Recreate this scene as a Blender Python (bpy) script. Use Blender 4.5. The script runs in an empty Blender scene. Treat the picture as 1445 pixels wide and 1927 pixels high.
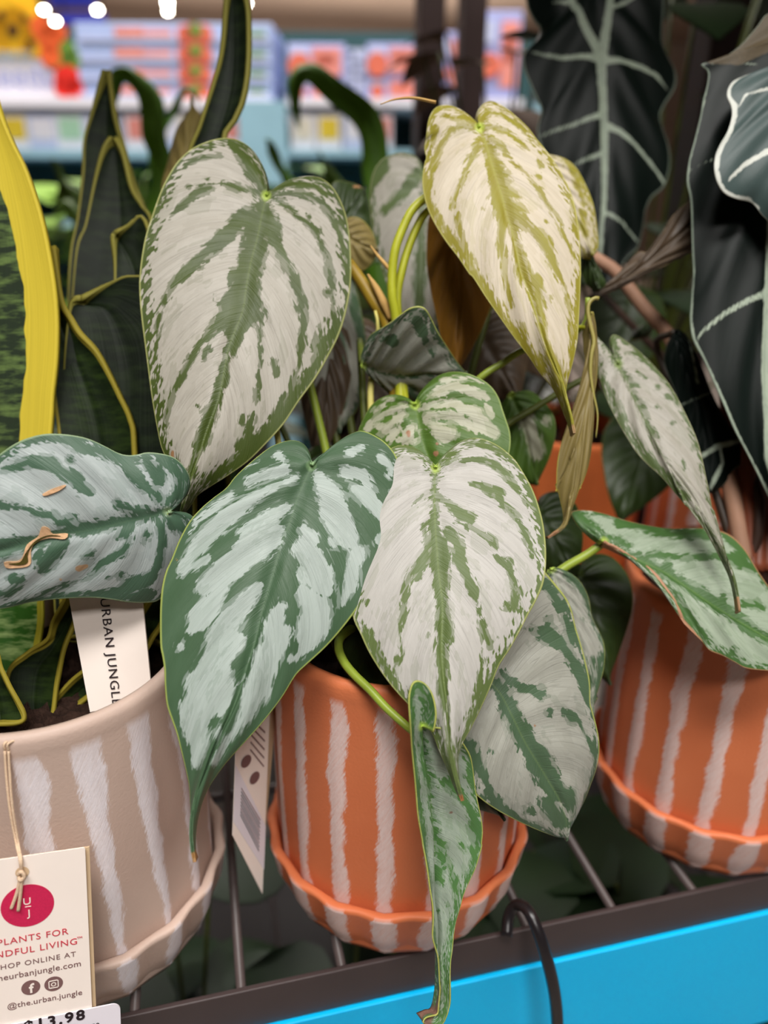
import bpy, bmesh, math, random
import numpy as np
from mathutils import Vector, Matrix

random.seed(7)
rng = np.random.default_rng(7)
S = bpy.context.scene
COL = S.collection

# ------------------------------------------------------------------ camera
W, H, F = 1445.0, 1927.0, 1447.0            # frame and focal length in photo pixels
PITCH, YAW, ROLL = map(math.radians, (22.6144, 13.6906, 0.3679))
EYE = np.array([0.0, 0.0, 1.25])            # lens height above the shop floor
hf = np.array([math.sin(YAW), math.cos(YAW), 0.0]); zz = np.array([0, 0, 1.0])
fw = math.cos(PITCH) * hf - math.sin(PITCH) * zz
rt = np.cross(hf, zz); up = np.cross(rt, fw)
rt, up = math.cos(ROLL) * rt + math.sin(ROLL) * up, -math.sin(ROLL) * rt + math.cos(ROLL) * up
cam_d = bpy.data.cameras.new('camera')
cam = bpy.data.objects.new('camera', cam_d); COL.objects.link(cam)
cam.matrix_world = Matrix(((rt[0], up[0], -fw[0], EYE[0]), (rt[1], up[1], -fw[1], EYE[1]),
                           (rt[2], up[2], -fw[2], EYE[2]), (0, 0, 0, 1)))
cam_d.sensor_fit = 'VERTICAL'; cam_d.sensor_height = 36.0; cam_d.lens = 36.0 * F / H
cam_d.clip_start = 0.01; cam_d.clip_end = 100
cam_d.dof.use_dof = True; cam_d.dof.focus_distance = 0.262; cam_d.dof.aperture_fstop = 5.4
S.camera = cam

# ------------------------------------------------------------------ world, lamps, exposure
wd = bpy.data.worlds.new('World'); S.world = wd; wd.use_nodes = True
bgn = wd.node_tree.nodes['Background']; bgn.inputs[0].default_value = (1.0, 0.96, 0.92, 1); bgn.inputs[1].default_value = 0.022

def area(name, loc, size, power, color, target):
    d = bpy.data.lights.new(name, 'AREA'); d.shape = 'RECTANGLE'; d.size, d.size_y = size
    d.energy = power; d.color = color
    o = bpy.data.objects.new(name, d); COL.objects.link(o); o.location = loc
    o.rotation_euler = (Vector(target) - Vector(loc)).to_track_quat('-Z', 'Y').to_euler()
    return o
area('fixture_or_fill_light', (-0.45, -0.85, 3.9), (1.4, 0.5), 92, (1, 0.972, 0.94), (0.05, 0.3, 1.1))
area('fixture_or_fill_light', (1.2, -0.8, 3.9), (1.4, 0.5), 46, (1, 0.968, 0.93), (0.1, 0.3, 1.1))
area('fixture_or_fill_light', (0.1, -2.6, 3.9), (1.4, 0.5), 64, (1, 0.968, 0.93), (0.1, 0.25, 1.05))  # added frontal fill to brighten upright faces, not a known fixture
area('fixture_or_fill_light', (0.2, 2.0, 4.2), (2.4, 0.6), 170, (1, 0.96, 0.92), (0.5, 3.2, 1.2))
area('added_ceiling_fill', (2.4, 14.0, 3.0), (9.0, 7.0), 480, (1, 0.94, 0.88), (2.4, 14.0, 6.0))  # added fill aimed upward to brighten the far ceiling, no such lamp seen
area('fixture_or_fill_light', (0.6, 8.0, 4.2), (3.0, 2.0), 300, (1, 0.95, 0.9), (0.6, 8.0, 0.0))
vs = S.view_settings
vs.view_transform = 'Standard'; vs.look = 'None'; vs.gamma = 1.0; vs.use_curve_mapping = False; vs.exposure = -0.2

# ------------------------------------------------------------------ geometry helpers
def ray(x, y): return fw + (x - W / 2) / F * rt - (y - H / 2) / F * up
def at(x, y, d): return EYE + ray(x, y) * d                       # photo pixel at a given distance into the scene
def onz(x, y, z):
    r = ray(x, y); return EYE + r * ((z - EYE[2]) / r[2])
def onbg(x, y, D):
    r = ray(x, y); return EYE + r * (D / float(r @ hf))            # on an upright plane across the aisle
def Z(ox, oy, s, pts):
    return [tuple([ox + p[0] / s, oy + p[1] / s] + ([p[2] / s] if len(p) > 2 else [])) for p in pts]

def lin(c):
    return tuple(((v / 255.0) / 12.92 if v / 255.0 <= 0.04045 else ((v / 255.0 + 0.055) / 1.055) ** 2.4) for v in c)

def link(o, parent=None):
    COL.objects.link(o)
    if parent is not None:
        o.parent = parent
        o.matrix_parent_inverse = Matrix.Translation(-Vector(parent['_o'])) if '_o' in parent else Matrix.Identity(4)
    return o

def mesh_obj(name, verts, faces, mat, parent=None, smooth=True, attrs=None):
    me = bpy.data.meshes.new(name)
    me.from_pydata([tuple(map(float, v)) for v in verts], [], [tuple(map(int, f)) for f in faces])
    me.update()
    if mat is not None: me.materials.append(mat)
    if smooth: me.polygons.foreach_set('use_smooth', [True] * len(me.polygons))
    for k, a in (attrs or {}).items():
        a = np.asarray(a, dtype=np.float32)
        if a.ndim == 1:
            at_ = me.attributes.new(k, 'FLOAT', 'POINT'); at_.data.foreach_set('value', a)
        else:
            at_ = me.attributes.new(k, 'FLOAT_VECTOR', 'POINT'); at_.data.foreach_set('vector', a.ravel())
    o = bpy.data.objects.new(name, me)
    return link(o, parent)

def empty(name, loc, label, cat, group=None):
    o = bpy.data.objects.new(name, None); COL.objects.link(o); o.location = tuple(map(float, loc))
    o.empty_display_size = 0.02
    o['_o'] = [float(v) for v in loc]
    tag(o, label, cat, group); return o
def tag(o, label=None, cat=None, group=None, kind=None):
    if label: o['label'] = label
    if cat: o['category'] = cat
    if group: o['group'] = group
    if kind: o['kind'] = kind
    return o

def catmull(P, n, closed=False):
    P = np.asarray(P, float)
    Q = np.vstack([2 * P[0] - P[1], P, 2 * P[-1] - P[-2]])
    out = []
    for i in range(1, len(Q) - 2):
        t = np.linspace(0, 1, 9)[:-1, None]
        a, b, c, d = Q[i - 1], Q[i], Q[i + 1], Q[i + 2]
        out.append(0.5 * ((2 * b) + (c - a) * t + (2 * a - 5 * b + 4 * c - d) * t ** 2 + (3 * b - a - 3 * c + d) * t ** 3))
    out.append(P[-1][None]); C = np.vstack(out)
    L = np.r_[0, np.cumsum(np.linalg.norm(np.diff(C[:, :min(3, C.shape[1])], axis=0), axis=1))]
    u = np.linspace(0, L[-1], n) if np.isscalar(n) else np.asarray(n) * L[-1]
    return np.stack([np.interp(u, L, C[:, k]) for k in range(C.shape[1])], -1)

def tube_vf(P, R, ns=10, flat=1.0):
    P = np.asarray(P, float); n = len(P); R = np.broadcast_to(np.asarray(R, float), (n,))
    T = np.gradient(P, axis=0); T /= np.linalg.norm(T, axis=1)[:, None] + 1e-12
    a = np.array([0, 0, 1.0]) if abs(T[0][2]) < 0.9 else np.array([1.0, 0, 0])
    N = np.cross(T[0], a); N /= np.linalg.norm(N); V = []
    for i in range(n):
        N = N - T[i] * (N @ T[i]); N /= np.linalg.norm(N) + 1e-12
        B = np.cross(T[i], N)
        for k in range(ns):
            th = 2 * math.pi * k / ns
            V.append(P[i] + R[i] * (math.cos(th) * N + flat * math.sin(th) * B))
    Fs = []
    for i in range(n - 1):
        for k in range(ns):
            k2 = (k + 1) % ns
            Fs.append((i * ns + k, i * ns + k2, (i + 1) * ns + k2, (i + 1) * ns + k))
    Fs.append(tuple(range(ns))[::-1]); Fs.append(tuple((n - 1) * ns + k for k in range(ns)))
    return V, Fs
def tube(name, P, R, mat, parent=None, n=28, ns=10, flat=1.0):
    P = catmull(P, n); R = np.interp(np.linspace(0, 1, n), np.linspace(0, 1, len(np.atleast_1d(R))), np.atleast_1d(R))
    V, Fs = tube_vf(P, R, ns, flat)
    return mesh_obj(name, V, Fs, mat, parent)

def box_vf(c, ax, ay, az, sx, sy, sz):
    c = np.asarray(c, float); V = []
    for k in (-1, 1):
        for j in (-1, 1):
            for i in (-1, 1):
                V.append(c + i * sx / 2 * ax + j * sy / 2 * ay + k * sz / 2 * az)
    return V, [(0, 2, 3, 1), (4, 5, 7, 6), (0, 1, 5, 4), (2, 6, 7, 3), (0, 4, 6, 2), (1, 3, 7, 5)]
X3, Y3, Z3 = np.eye(3)
def box(name, c, size, mat, parent=None, axes=(X3, Y3, Z3), bevel=0.0):
    V, Fs = box_vf(c, *axes, *size)
    o = mesh_obj(name, V, Fs, mat, parent, smooth=False)
    if bevel:
        m = o.modifiers.new('bevel', 'BEVEL'); m.width = bevel; m.segments = 2
    return o

# ------------------------------------------------------------------ materials
def new_mat(name):
    m = bpy.data.materials.new(name); m.use_nodes = True
    nt = m.node_tree; b = nt.nodes['Principled BSDF']; return m, nt, b
class NB:
    def __init__(s, nt): s.nt = nt
    def n(s, t, **kw):
        nd = s.nt.nodes.new(t)
        for k, v in kw.items(): setattr(nd, k, v)
        return nd
    def put(s, sock, v):
        if isinstance(v, bpy.types.NodeSocket): s.nt.links.new(v, sock)
        elif isinstance(v, (tuple, list)) and len(v) == 3 and sock.type == 'RGBA': sock.default_value = (*v, 1)
        else: sock.default_value = v
    def math(s, op, a, b=0.0, c=None, clamp=False):
        nd = s.n('ShaderNodeMath', operation=op, use_clamp=clamp)
        s.put(nd.inputs[0], a); s.put(nd.inputs[1], b)
        if c is not None: s.put(nd.inputs[2], c)
        return nd.outputs[0]
    def mix(s, f, a, b):
        nd = s.n('ShaderNodeMix', data_type='RGBA'); s.put(nd.inputs[0], f); s.put(nd.inputs[6], a); s.put(nd.inputs[7], b)
        return nd.outputs[2]
    def attr(s, name, out='Fac'):
        nd = s.n('ShaderNodeAttribute', attribute_name=name); return nd.outputs[out]
    def vmul(s, v, sc):
        nd = s.n('ShaderNodeVectorMath', operation='MULTIPLY'); s.put(nd.inputs[0], v); nd.inputs[1].default_value = sc; return nd.outputs[0]
    def noise(s, v, scale, detail=2.0, rough=0.5, dims='3D'):
        nd = s.n('ShaderNodeTexNoise', noise_dimensions=dims); s.put(nd.inputs['Vector'], v)
        nd.inputs['Scale'].default_value = scale; nd.inputs['Detail'].default_value = detail; nd.inputs['Roughness'].default_value = rough
        return nd.outputs['Fac']
    def vor(s, v, scale, metric='EUCLIDEAN'):
        nd = s.n('ShaderNodeTexVoronoi', voronoi_dimensions='3D', distance=metric); s.put(nd.inputs['Vector'], v)
        nd.inputs['Scale'].default_value = scale
        sp = s.n('ShaderNodeSeparateColor'); s.nt.links.new(nd.outputs['Color'], sp.inputs[0]); return sp.outputs
    def step(s, v, soft):   # 0..1 around zero
        return s.math('MULTIPLY_ADD', v, 0.5 / soft, 0.5, clamp=True)
    def bump(s, h, strength, dist, bsdf):
        nd = s.n('ShaderNodeBump'); nd.inputs['Strength'].default_value = strength; nd.inputs['Distance'].default_value = dist
        s.put(nd.inputs['Height'], h); s.nt.links.new(nd.outputs[0], bsdf.inputs['Normal'])

def plain(name, col, rough=0.5, spec=0.5, var=0.12, scale=40, metallic=0.0, bump=0.0, bscale=300):
    m, nt, b = new_mat(name); q = NB(nt)
    tc = q.n('ShaderNodeTexCoord').outputs['Object']
    f = q.noise(tc, scale, 3)
    c = lin(col); d = tuple(max(0, v * (1 - 2 * var)) for v in c); e = tuple(min(1, v * (1 + 2 * var)) for v in c)
    nt.links.new(q.mix(f, d, e), b.inputs['Base Color'])
    b.inputs['Roughness'].default_value = rough; b.inputs['Specular IOR Level'].default_value = spec; b.inputs['Metallic'].default_value = metallic
    if bump: q.bump(q.noise(tc, bscale, 3), bump, 0.001, b)
    return m
def emit(name, col, strength):
    m, nt, b = new_mat(name); b.inputs['Base Color'].default_value = (*lin(col), 1)
    b.inputs['Emission Color'].default_value = (*lin(col), 1); b.inputs['Emission Strength'].default_value = strength; return m

def leaf_mat(name, silver, green, silver2=None, green2=None, edge=(196, 200, 120), jit=7.5, fine=2.4, mw=6.0, mj=16.0, spots=0.0,
             rough=0.46, tint=(176, 130, 90), lime=(190, 215, 90), mid=0.5, patchy=0.17, spec=0.35, fq=58.0, fv=8.0, trans=0.0):
    m, nt, b = new_mat(name); q = NB(nt)
    silver2 = silver2 or tuple(v * 0.9 for v in silver); green2 = green2 or tuple(v * 0.78 for v in green)
    fib = q.attr('fib', 'Vector'); sd = q.attr('sd'); ed = q.attr('ed')
    cell = q.vor(q.vmul(fib, (fq, fv, 1)), 1.0, 'CHEBYCHEV')
    cell2 = q.vor(q.vmul(fib, (fq * 1.9, fv * 2.6, 1)), 1.0, 'CHEBYCHEV')
    big = q.noise(q.vmul(fib, (14, 4, 1)), 1.0, 2)
    nz = q.noise(q.vmul(fib, (fq * 1.6, fv * 3.0, 1)), 1.0, 3)
    j = q.math('MULTIPLY', q.math('SUBTRACT', cell[0], 0.5), jit)
    j = q.math('ADD', j, q.math('MULTIPLY', q.math('SUBTRACT', cell2[1], 0.5), fine * 1.6))
    j = q.math('ADD', j, q.math('MULTIPLY', q.math('SUBTRACT', nz, 0.5), fine * 2))
    s = q.math('ADD', sd, j)
    if spots > 0:
        sp = q.math('MAXIMUM', q.math('SUBTRACT', q.noise(q.vmul(fib, (40, 9, 1)), 1.0, 3), 0.66 - spots * 0.08), 0.0)
        s = q.math('SUBTRACT', s, q.math('MULTIPLY', sp, 220.0))
    m1 = q.step(s, 0.9)
    mm = q.step(q.math('ADD', q.math('ADD', sd, q.math('MULTIPLY', q.math('SUBTRACT', cell[2], 0.5), jit * 2.2)), 1.0), 1.0)
    e = q.math('SUBTRACT', q.math('ADD', ed, q.math('MULTIPLY', q.math('SUBTRACT', cell2[0], 0.55), mj)), mw)
    m2 = q.step(e, 1.2)
    mask = q.math('MULTIPLY', m1, m2); mmid = q.math('MULTIPLY', q.math('MULTIPLY', mm, m2), mid)
    mask = q.math('MAXIMUM', mask, mmid)
    ln = q.noise(q.vmul(fib, (fq * 5.0, 2.2, 1)), 1.0, 2)
    rdg = q.noise(q.vmul(fib, (fq * 1.5, 0.9, 1)), 1.0, 1)
    rl = q.math('MULTIPLY_ADD', q.math('ABSOLUTE', q.math('SUBTRACT', rdg, 0.5)), 30.0, 0.0, clamp=True)
    pc = q.vor(q.vmul(fib, (fq * 0.42, fv * 0.6, 1)), 1.0, 'CHEBYCHEV')
    pm = q.math('MULTIPLY', q.math('GREATER_THAN', q.math('ADD', pc[0], q.math('MULTIPLY', cell2[2], 0.25)), 0.93), patchy)
    tone = q.math('MULTIPLY_ADD', ln, 1.6, -0.35, clamp=True)
    tone = q.math('ADD', q.math('MULTIPLY', tone, 0.34), q.math('MULTIPLY', cell[1], 0.4), clamp=True)
    sc = q.mix(tone, lin(silver2), lin(silver)); gc = q.mix(big, lin(green2), lin(green))
    sc = q.mix(q.math('MULTIPLY_ADD', rl, -0.22, 0.22), sc, lin(tuple(v * 0.66 for v in silver2)))
    sc = q.mix(pm, sc, lin(green))
    c = q.mix(mask, gc, sc)
    # paler midrib and lime spot where the stalk joins
    md = q.math('MULTIPLY', q.step(q.math('SUBTRACT', 1.6, q.attr('md')), 1.2), 0.16)
    c = q.mix(md, c, lin(tuple(0.55 * a + 0.45 * b_ for a, b_ in zip(green, lime))))
    bs = q.attr('bs'); lm = q.math('MULTIPLY_ADD', bs, -1 / 10.0, 1.2, clamp=True)
    c = q.mix(q.math('MULTIPLY', lm, 0.85), c, lin(lime))
    tn = q.math('SUBTRACT', q.math('MULTIPLY', q.math('SUBTRACT', nz, 0.5), 4.0), q.attr('tn'))
    c = q.mix(q.step(tn, 1.0), c, q.mix(nz, lin(tint), lin(tuple(v * 0.7 for v in tint))))
    sv = q.n('ShaderNodeSeparateXYZ'); nt.links.new(fib, sv.inputs[0])
    eg = q.step(q.math('SUBTRACT', q.math('ABSOLUTE', sv.outputs[1]), 0.984), 0.006)
    c = q.mix(q.math('MULTIPLY', eg, 0.75), c, lin(edge))
    nt.links.new(c, b.inputs['Base Color'])
    b.inputs['Roughness'].default_value = rough; b.inputs['Specular IOR Level'].default_value = spec
    hgt = q.math('ADD', q.math('ADD', q.math('MULTIPLY', ln, 0.8), q.math('MULTIPLY', rl, 0.8)), q.math('MULTIPLY', nz, 0.5))
    q.bump(hgt, 0.22 if jit > 2 else 0.08, 0.0006, b)
    return m

def pot_mat(name, clay, clay2, paint, width=0.17, taper=0.0):
    m, nt, b = new_mat(name); q = NB(nt)
    pa = q.attr('pa', 'Vector')           # (flute coordinate, height in flute widths, painted 0/1)
    sp = q.n('ShaderNodeSeparateXYZ'); nt.links.new(pa, sp.inputs[0])
    tc = q.n('ShaderNodeTexCoord').outputs['Object']
    wob = q.noise(q.vmul(pa, (1.0, 0.55, 0)), 1.3, 2)
    fr = q.math('ADD', sp.outputs[0], q.math('MULTIPLY', q.math('SUBTRACT', wob, 0.5), 0.34))
    d = q.math('ABSOLUTE', q.math('SUBTRACT', q.math('FRACT', q.math('ADD', fr, 0.5)), 0.5))
    bris = q.noise(q.vmul(pa, (26, 5.0, 0)), 1.0, 4, 0.65)
    skew = q.n('ShaderNodeMapping'); nt.links.new(pa, skew.inputs[0]); skew.inputs['Rotation'].default_value = (0, 0, 0.5)
    bris2 = q.noise(q.vmul(skew.outputs[0], (30, 2.2, 0)), 1.0, 3, 0.6)
    w = q.math('ADD', width, q.math('MULTIPLY', q.math('SUBTRACT', q.noise(q.vmul(pa, (0.9, 1.1, 0)), 1.0, 2), 0.5), 0.26))
    w = q.math('ADD', w, q.math('MULTIPLY', q.math('SUBTRACT', sp.outputs[1], 3.6), taper))
    w = q.math('ADD', w, q.math('MULTIPLY', q.math('MAXIMUM', q.math('SUBTRACT', sp.outputs[2], 1.0), 0.0), 0.10))
    k = q.math('ADD', q.math('SUBTRACT', w, d), q.math('MULTIPLY', q.math('SUBTRACT', q.math('ADD', bris, bris2), 1.0), 0.16))
    mk = q.math('MULTIPLY', q.step(k, 0.035), q.math('MINIMUM', sp.outputs[2], 1.0))
    mk = q.math('MULTIPLY', mk, q.math('MULTIPLY_ADD', bris2, 0.8, 0.5, clamp=True))
    base = q.mix(q.noise(tc, 26, 3), lin(clay), lin(clay2))
    c = q.mix(mk, base, q.mix(bris, lin(tuple(v * 0.9 for v in paint)), lin(paint)))
    nt.links.new(c, b.inputs['Base Color'])
    b.inputs['Roughness'].default_value = 0.5; b.inputs['Specular IOR Level'].default_value = 0.35
    q.bump(q.math('ADD', q.noise(tc, 900, 2), q.math('MULTIPLY', q.math('MULTIPLY', mk, bris2), 1.5)), 0.12, 0.0008, b)
    return m

M = {}
M['A'] = leaf_mat('silver_leaf_warm', (176, 171, 160), (74, 88, 36), (157, 152, 140), (55, 68, 23), edge=(170, 172, 110), mw=13, mj=34, mid=0.35)
M['B'] = leaf_mat('silver_leaf_yellowing', (210, 199, 180), (148, 143, 48), (192, 180, 156), (132, 120, 35), edge=(196, 190, 112), mw=9, mj=24, mid=0.35, lime=(200, 225, 90), tint=(196, 160, 110))
M['C'] = leaf_mat('silver_leaf_blue_green', (178, 186, 184), (78, 105, 86), (157, 167, 165), (60, 88, 66), edge=(150, 170, 130), mw=10, mj=18, mid=0.55, lime=(150, 175, 130), tint=(206, 168, 128))
M['D'] = leaf_mat('silver_leaf_deep_green', (176, 187, 181), (76, 102, 76), (158, 170, 162), (58, 84, 56), edge=(170, 182, 90), mw=8, mj=18, mid=0.45, lime=(150, 185, 130), tint=(186, 140, 84))
M['E'] = leaf_mat('silver_leaf_pale', (193, 190, 184), (102, 116, 70), (175, 172, 165), (82, 100, 50), edge=(168, 172, 104), mw=10, mj=32, mid=0.35, tint=(180, 120, 74))
M['F'] = leaf_mat('silver_leaf_small', (182, 182, 162), (84, 112, 44), (156, 156, 132), (62, 92, 28), edge=(150, 165, 100), mw=8, mj=16, tint=(170, 124, 90))
M['G'] = leaf_mat('silver_leaf_grey', (170, 170, 160), (84, 104, 84), (148, 148, 137), (62, 86, 54), edge=(186, 190, 100), mw=7, mj=16, mid=0.6)
M['H'] = leaf_mat('silver_leaf_folded', (166, 178, 160), (88, 128, 66), (144, 158, 142), (70, 108, 66), edge=(190, 190, 96), mw=5, mj=14, mid=0.55, tint=(150, 116, 100))
M['I'] = leaf_mat('silver_leaf_narrow', (172, 167, 157), (84, 99, 56), (152, 148, 136), (70, 86, 44), edge=(170, 168, 130), mw=5, mj=16, lime=(130, 150, 80), tint=(180, 140, 100))
M['J'] = leaf_mat('silver_leaf_side', (160, 172, 152), (74, 108, 58), (140, 154, 132), (56, 90, 40), edge=(196, 140, 104), mw=6, mj=14, mid=0.5, tint=(206, 150, 116))
M['olive'] = leaf_mat('leaf_underside_olive', (136, 120, 72), (136, 122, 68), (114, 100, 54), (110, 96, 48), edge=(200, 190, 80), mw=0, mj=0, jit=0, patchy=0.0, lime=(170, 160, 80))
M['amber'] = leaf_mat('leaf_underside_amber', (150, 104, 34), (124, 92, 30), (128, 86, 24), (100, 80, 26), edge=(176, 140, 60), mw=0, mj=0, jit=0, patchy=0.0, lime=(170, 140, 60))
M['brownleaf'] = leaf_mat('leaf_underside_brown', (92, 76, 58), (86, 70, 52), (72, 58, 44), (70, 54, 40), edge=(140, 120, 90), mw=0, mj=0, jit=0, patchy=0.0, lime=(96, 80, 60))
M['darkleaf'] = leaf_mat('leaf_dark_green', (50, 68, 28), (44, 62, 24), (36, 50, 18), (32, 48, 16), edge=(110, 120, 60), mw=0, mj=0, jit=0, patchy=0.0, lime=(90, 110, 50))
M['aloc'] = leaf_mat('alocasia_leaf', (172, 184, 162), (14, 24, 20), (150, 162, 146), (8, 15, 12), edge=(140, 154, 138), mw=0, mj=0, patchy=0.0, jit=1.0, fine=0.7, rough=0.42, mid=0.0, spec=0.14, lime=(15, 25, 21), tint=(92, 80, 60))
M['aloc_grey'] = leaf_mat('alocasia_leaf_grey', (214, 216, 206), (74, 90, 88), (196, 200, 190), (58, 72, 70), edge=(214, 216, 206), mw=0, mj=0, patchy=0.0, jit=1.0, fine=0.7, rough=0.42, mid=0.0, spec=0.25, lime=(74, 90, 88))

def blade_mat(name, yellow, dark, mott, mwid, band=True):
    m, nt, b = new_mat(name); q = NB(nt)
    fib = q.attr('fib', 'Vector'); ed = q.attr('ed'); pos = q.attr('pp', 'Vector')
    bandn = q.noise(q.vmul(pos, (1 / 70.0, 1 / 20.0, 1)), 1.0, 3, 0.6)
    mt = q.math('MULTIPLY_ADD', bandn, 5.0, -2.2, clamp=True)
    core = q.mix(mt, lin(dark), lin(mott))
    wob = q.noise(q.vmul(fib, (6, 2, 1)), 1.0, 2)
    e = q.math('SUBTRACT', q.math('ADD', ed, q.math('MULTIPLY', q.math('SUBTRACT', wob, 0.5), mwid * 0.5)), mwid)
    st = q.noise(q.vmul(fib, (1.5, 30, 1)), 1.0, 2)
    y = q.mix(st, lin(yellow), lin(tuple(v * 0.86 for v in yellow)))
    nt.links.new(q.mix(q.step(e, 1.0), y, core), b.inputs['Base Color'])
    b.inputs['Roughness'].default_value = 0.5; b.inputs['Specular IOR Level'].default_value = 0.10
    q.bump(st, 0.15, 0.001, b); return m
M['snakeY'] = blade_mat('snake_leaf_broad_margin', (212, 190, 62), (40, 50, 36), (92, 112, 62), 62)
M['snake'] = blade_mat('snake_leaf_thin_margin', (132, 126, 56), (14, 22, 11), (26, 36, 18), 3)
M['snakeL'] = blade_mat('snake_leaf_mottled', (150, 142, 40), (40, 76, 22), (120, 140, 84), 12)
M['snakeM'] = blade_mat('snake_leaf_medium_margin', (150, 136, 48), (18, 28, 12), (34, 48, 18), 5)

M['terra'] = pot_mat('painted_terracotta', (226, 132, 86), (208, 110, 68), (242, 216, 210), 0.17)
M['taupe'] = pot_mat('painted_taupe_clay', (206, 182, 168), (194, 168, 154), (246, 238, 242), 0.15, 0.03)
M['terra_plain'] = plain('plain_terracotta', (224, 118, 62), 0.6, 0.3, 0.08)
M['soil'] = plain('potting_soil', (46, 32, 26), 0.95, 0.1, 0.4, 400, bump=1.0, bscale=900)
M['rail'] = plain('bronze_brown_steel', (66, 54, 53), 0.42, 0.4, 0.06, 60)
M['wire'] = plain('bronze_brown_wire', (84, 72, 70), 0.4, 0.5, 0.1, 200)
M['post'] = plain('dark_brown_post', (62, 48, 46), 0.45, 0.4, 0.06, 30)
M['blue'] = plain('cyan_blue_strip', (0, 192, 255), 0.4, 0.3, 0.02, 20)
M['black'] = plain('black_plastic', (30, 26, 28), 0.3, 0.5, 0.1, 90)
M['stalk'] = plain('green_stalk', (142, 160, 54), 0.4, 0.4, 0.12, 120)
M['stalk_y'] = plain('yellow_green_stalk', (176, 180, 44), 0.4, 0.4, 0.1, 120)
M['stalk_d'] = plain('dark_green_stalk', (86, 96, 34), 0.45, 0.4, 0.12, 120)
M['stalk_o'] = plain('olive_orange_stem', (150, 122, 34), 0.45, 0.4, 0.2, 60)
M['stalk_r'] = plain('reddish_brown_stalk', (118, 62, 40), 0.45, 0.35, 0.2, 60)
M['pale'] = plain('pale_yellow_stalk', (206, 196, 110), 0.45, 0.35, 0.1, 90)
M['tan'] = plain('tan_tip_and_highlight', (200, 160, 96), 0.6, 0.2, 0.15, 200)
M['stick'] = plain('brown_stick', (168, 128, 104), 0.6, 0.3, 0.12, 60)
M['card'] = plain('cream_card', (252, 238, 228), 0.6, 0.2, 0.02, 60)
M['card_edge'] = plain('card_core', (214, 186, 150), 0.7, 0.2, 0.04, 90)
M['sticker'] = plain('white_sticker', (236, 230, 238), 0.45, 0.3, 0.01, 40)
M['ink_red'] = plain('red_ink', (206, 62, 78), 0.6, 0.2, 0.04, 90)
M['ink_logo'] = plain('crimson_ink', (206, 40, 84), 0.6, 0.2, 0.08, 1500)
M['ink_brown'] = plain('brown_ink', (126, 94, 92), 0.6, 0.2, 0.03, 90)
M['ink_dark'] = plain('dark_ink', (44, 34, 38), 0.6, 0.2, 0.03, 90)
M['string'] = plain('cream_string', (226, 196, 166), 0.8, 0.2, 0.08, 900, bump=0.4, bscale=2500)
M['scar'] = plain('dry_leaf_scar', (214, 172, 132), 0.8, 0.1, 0.2, 700)
M['scar_dark'] = plain('scar_hollow', (74, 66, 26), 0.8, 0.1, 0.3, 500)

# ------------------------------------------------------------------ setting
def struct(o): return tag(o, kind='structure')
struct(box('floor', (0, 7, -0.05), (30, 30, 0.1), plain('polished_shop_floor', (150, 140, 132), 0.35, 0.4, 0.04, 3)))
struct(box('ceiling', (0, 8, 4.75), (34, 34, 0.1), plain('beige_ceiling_deck', (176, 152, 134), 0.8, 0.2, 0.08, 0.6)))
struct(box('wall_back', (0, 20.0, 2.35), (34, 0.2, 4.7), plain('brown_beige_wall', (160, 138, 122), 0.8, 0.2, 0.08, 0.5)))

SH = EYE[2] - 0.29                 # height of the wire shelf
LIPY = 0.2125                      # front of the shelf rail
POT1, POT2, POT3 = (-0.0640, 0.2650), (0.0703, 0.2599), (0.2316, 0.2616)

rack = empty('plant_rack', (0.1, 0.45, 0.0), 'dark brown wire shelf rack with a bright blue strip along its front', 'shelf rack')
RX0, RX1, RY1 = -0.75, 1.05, 0.72
box('front_rail', ((RX0 + RX1) / 2, LIPY + 0.0012, SH - 0.0105), (RX1 - RX0, 0.0024, 0.0215), M['rail'], rack, bevel=0.0005)
s_ = box('label_strip', ((RX0 + RX1) / 2, LIPY - 0.0008, SH - 0.0625), (RX1 - RX0, 0.0024, 0.082), M['blue'], rack, bevel=0.0004)
s_['label'] = 'bright cyan blue label strip'
for i, x in enumerate(np.arange(-0.70, 1.0, 0.0405)):
    x = x + 0.0 + 0.007
    V, Fs = tube_vf([(x, LIPY + 0.0024, SH - 0.0022), (x, 0.45, SH - 0.0022), (x, RY1, SH - 0.0022)], 0.0020, 8)
    mesh_obj('wire', V, Fs, M['wire'], rack)
for y in (0.33, 0.50, RY1):
    V, Fs = tube_vf([(RX0, y, SH - 0.0072), (RX1, y, SH - 0.0072)], 0.003, 8)
    mesh_obj('cross_bar', V, Fs, M['wire'], rack)
# lower shelf, deep in the shade
for x in np.arange(-0.70, 1.0, 0.081):
    V, Fs = tube_vf([(x, LIPY + 0.0024, SH - 0.42), (x, RY1, SH - 0.42)], 0.002, 6)
    mesh_obj('wire', V, Fs, M['wire'], rack)
box('front_rail', ((RX0 + RX1) / 2, LIPY + 0.0012, SH - 0.43), (RX1 - RX0, 0.0024, 0.0215), M['rail'], rack)
box('shade_sheet', ((RX0 + RX1) / 2, (LIPY + RY1) / 2 + 0.01, SH - 0.428), (RX1 - RX0, RY1 - LIPY - 0.02, 0.006), M['black'], rack)  # black sheet added to stand in for the dark below the shelf
# unseen shelf added above the frame to shade the back rows
box('added_shade_shelf', ((RX0 + RX1) / 2, (LIPY + RY1) / 2 + 0.02, 1.70), (RX1 - RX0, RY1 - LIPY, 0.02), M['rail'], rack)
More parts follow.
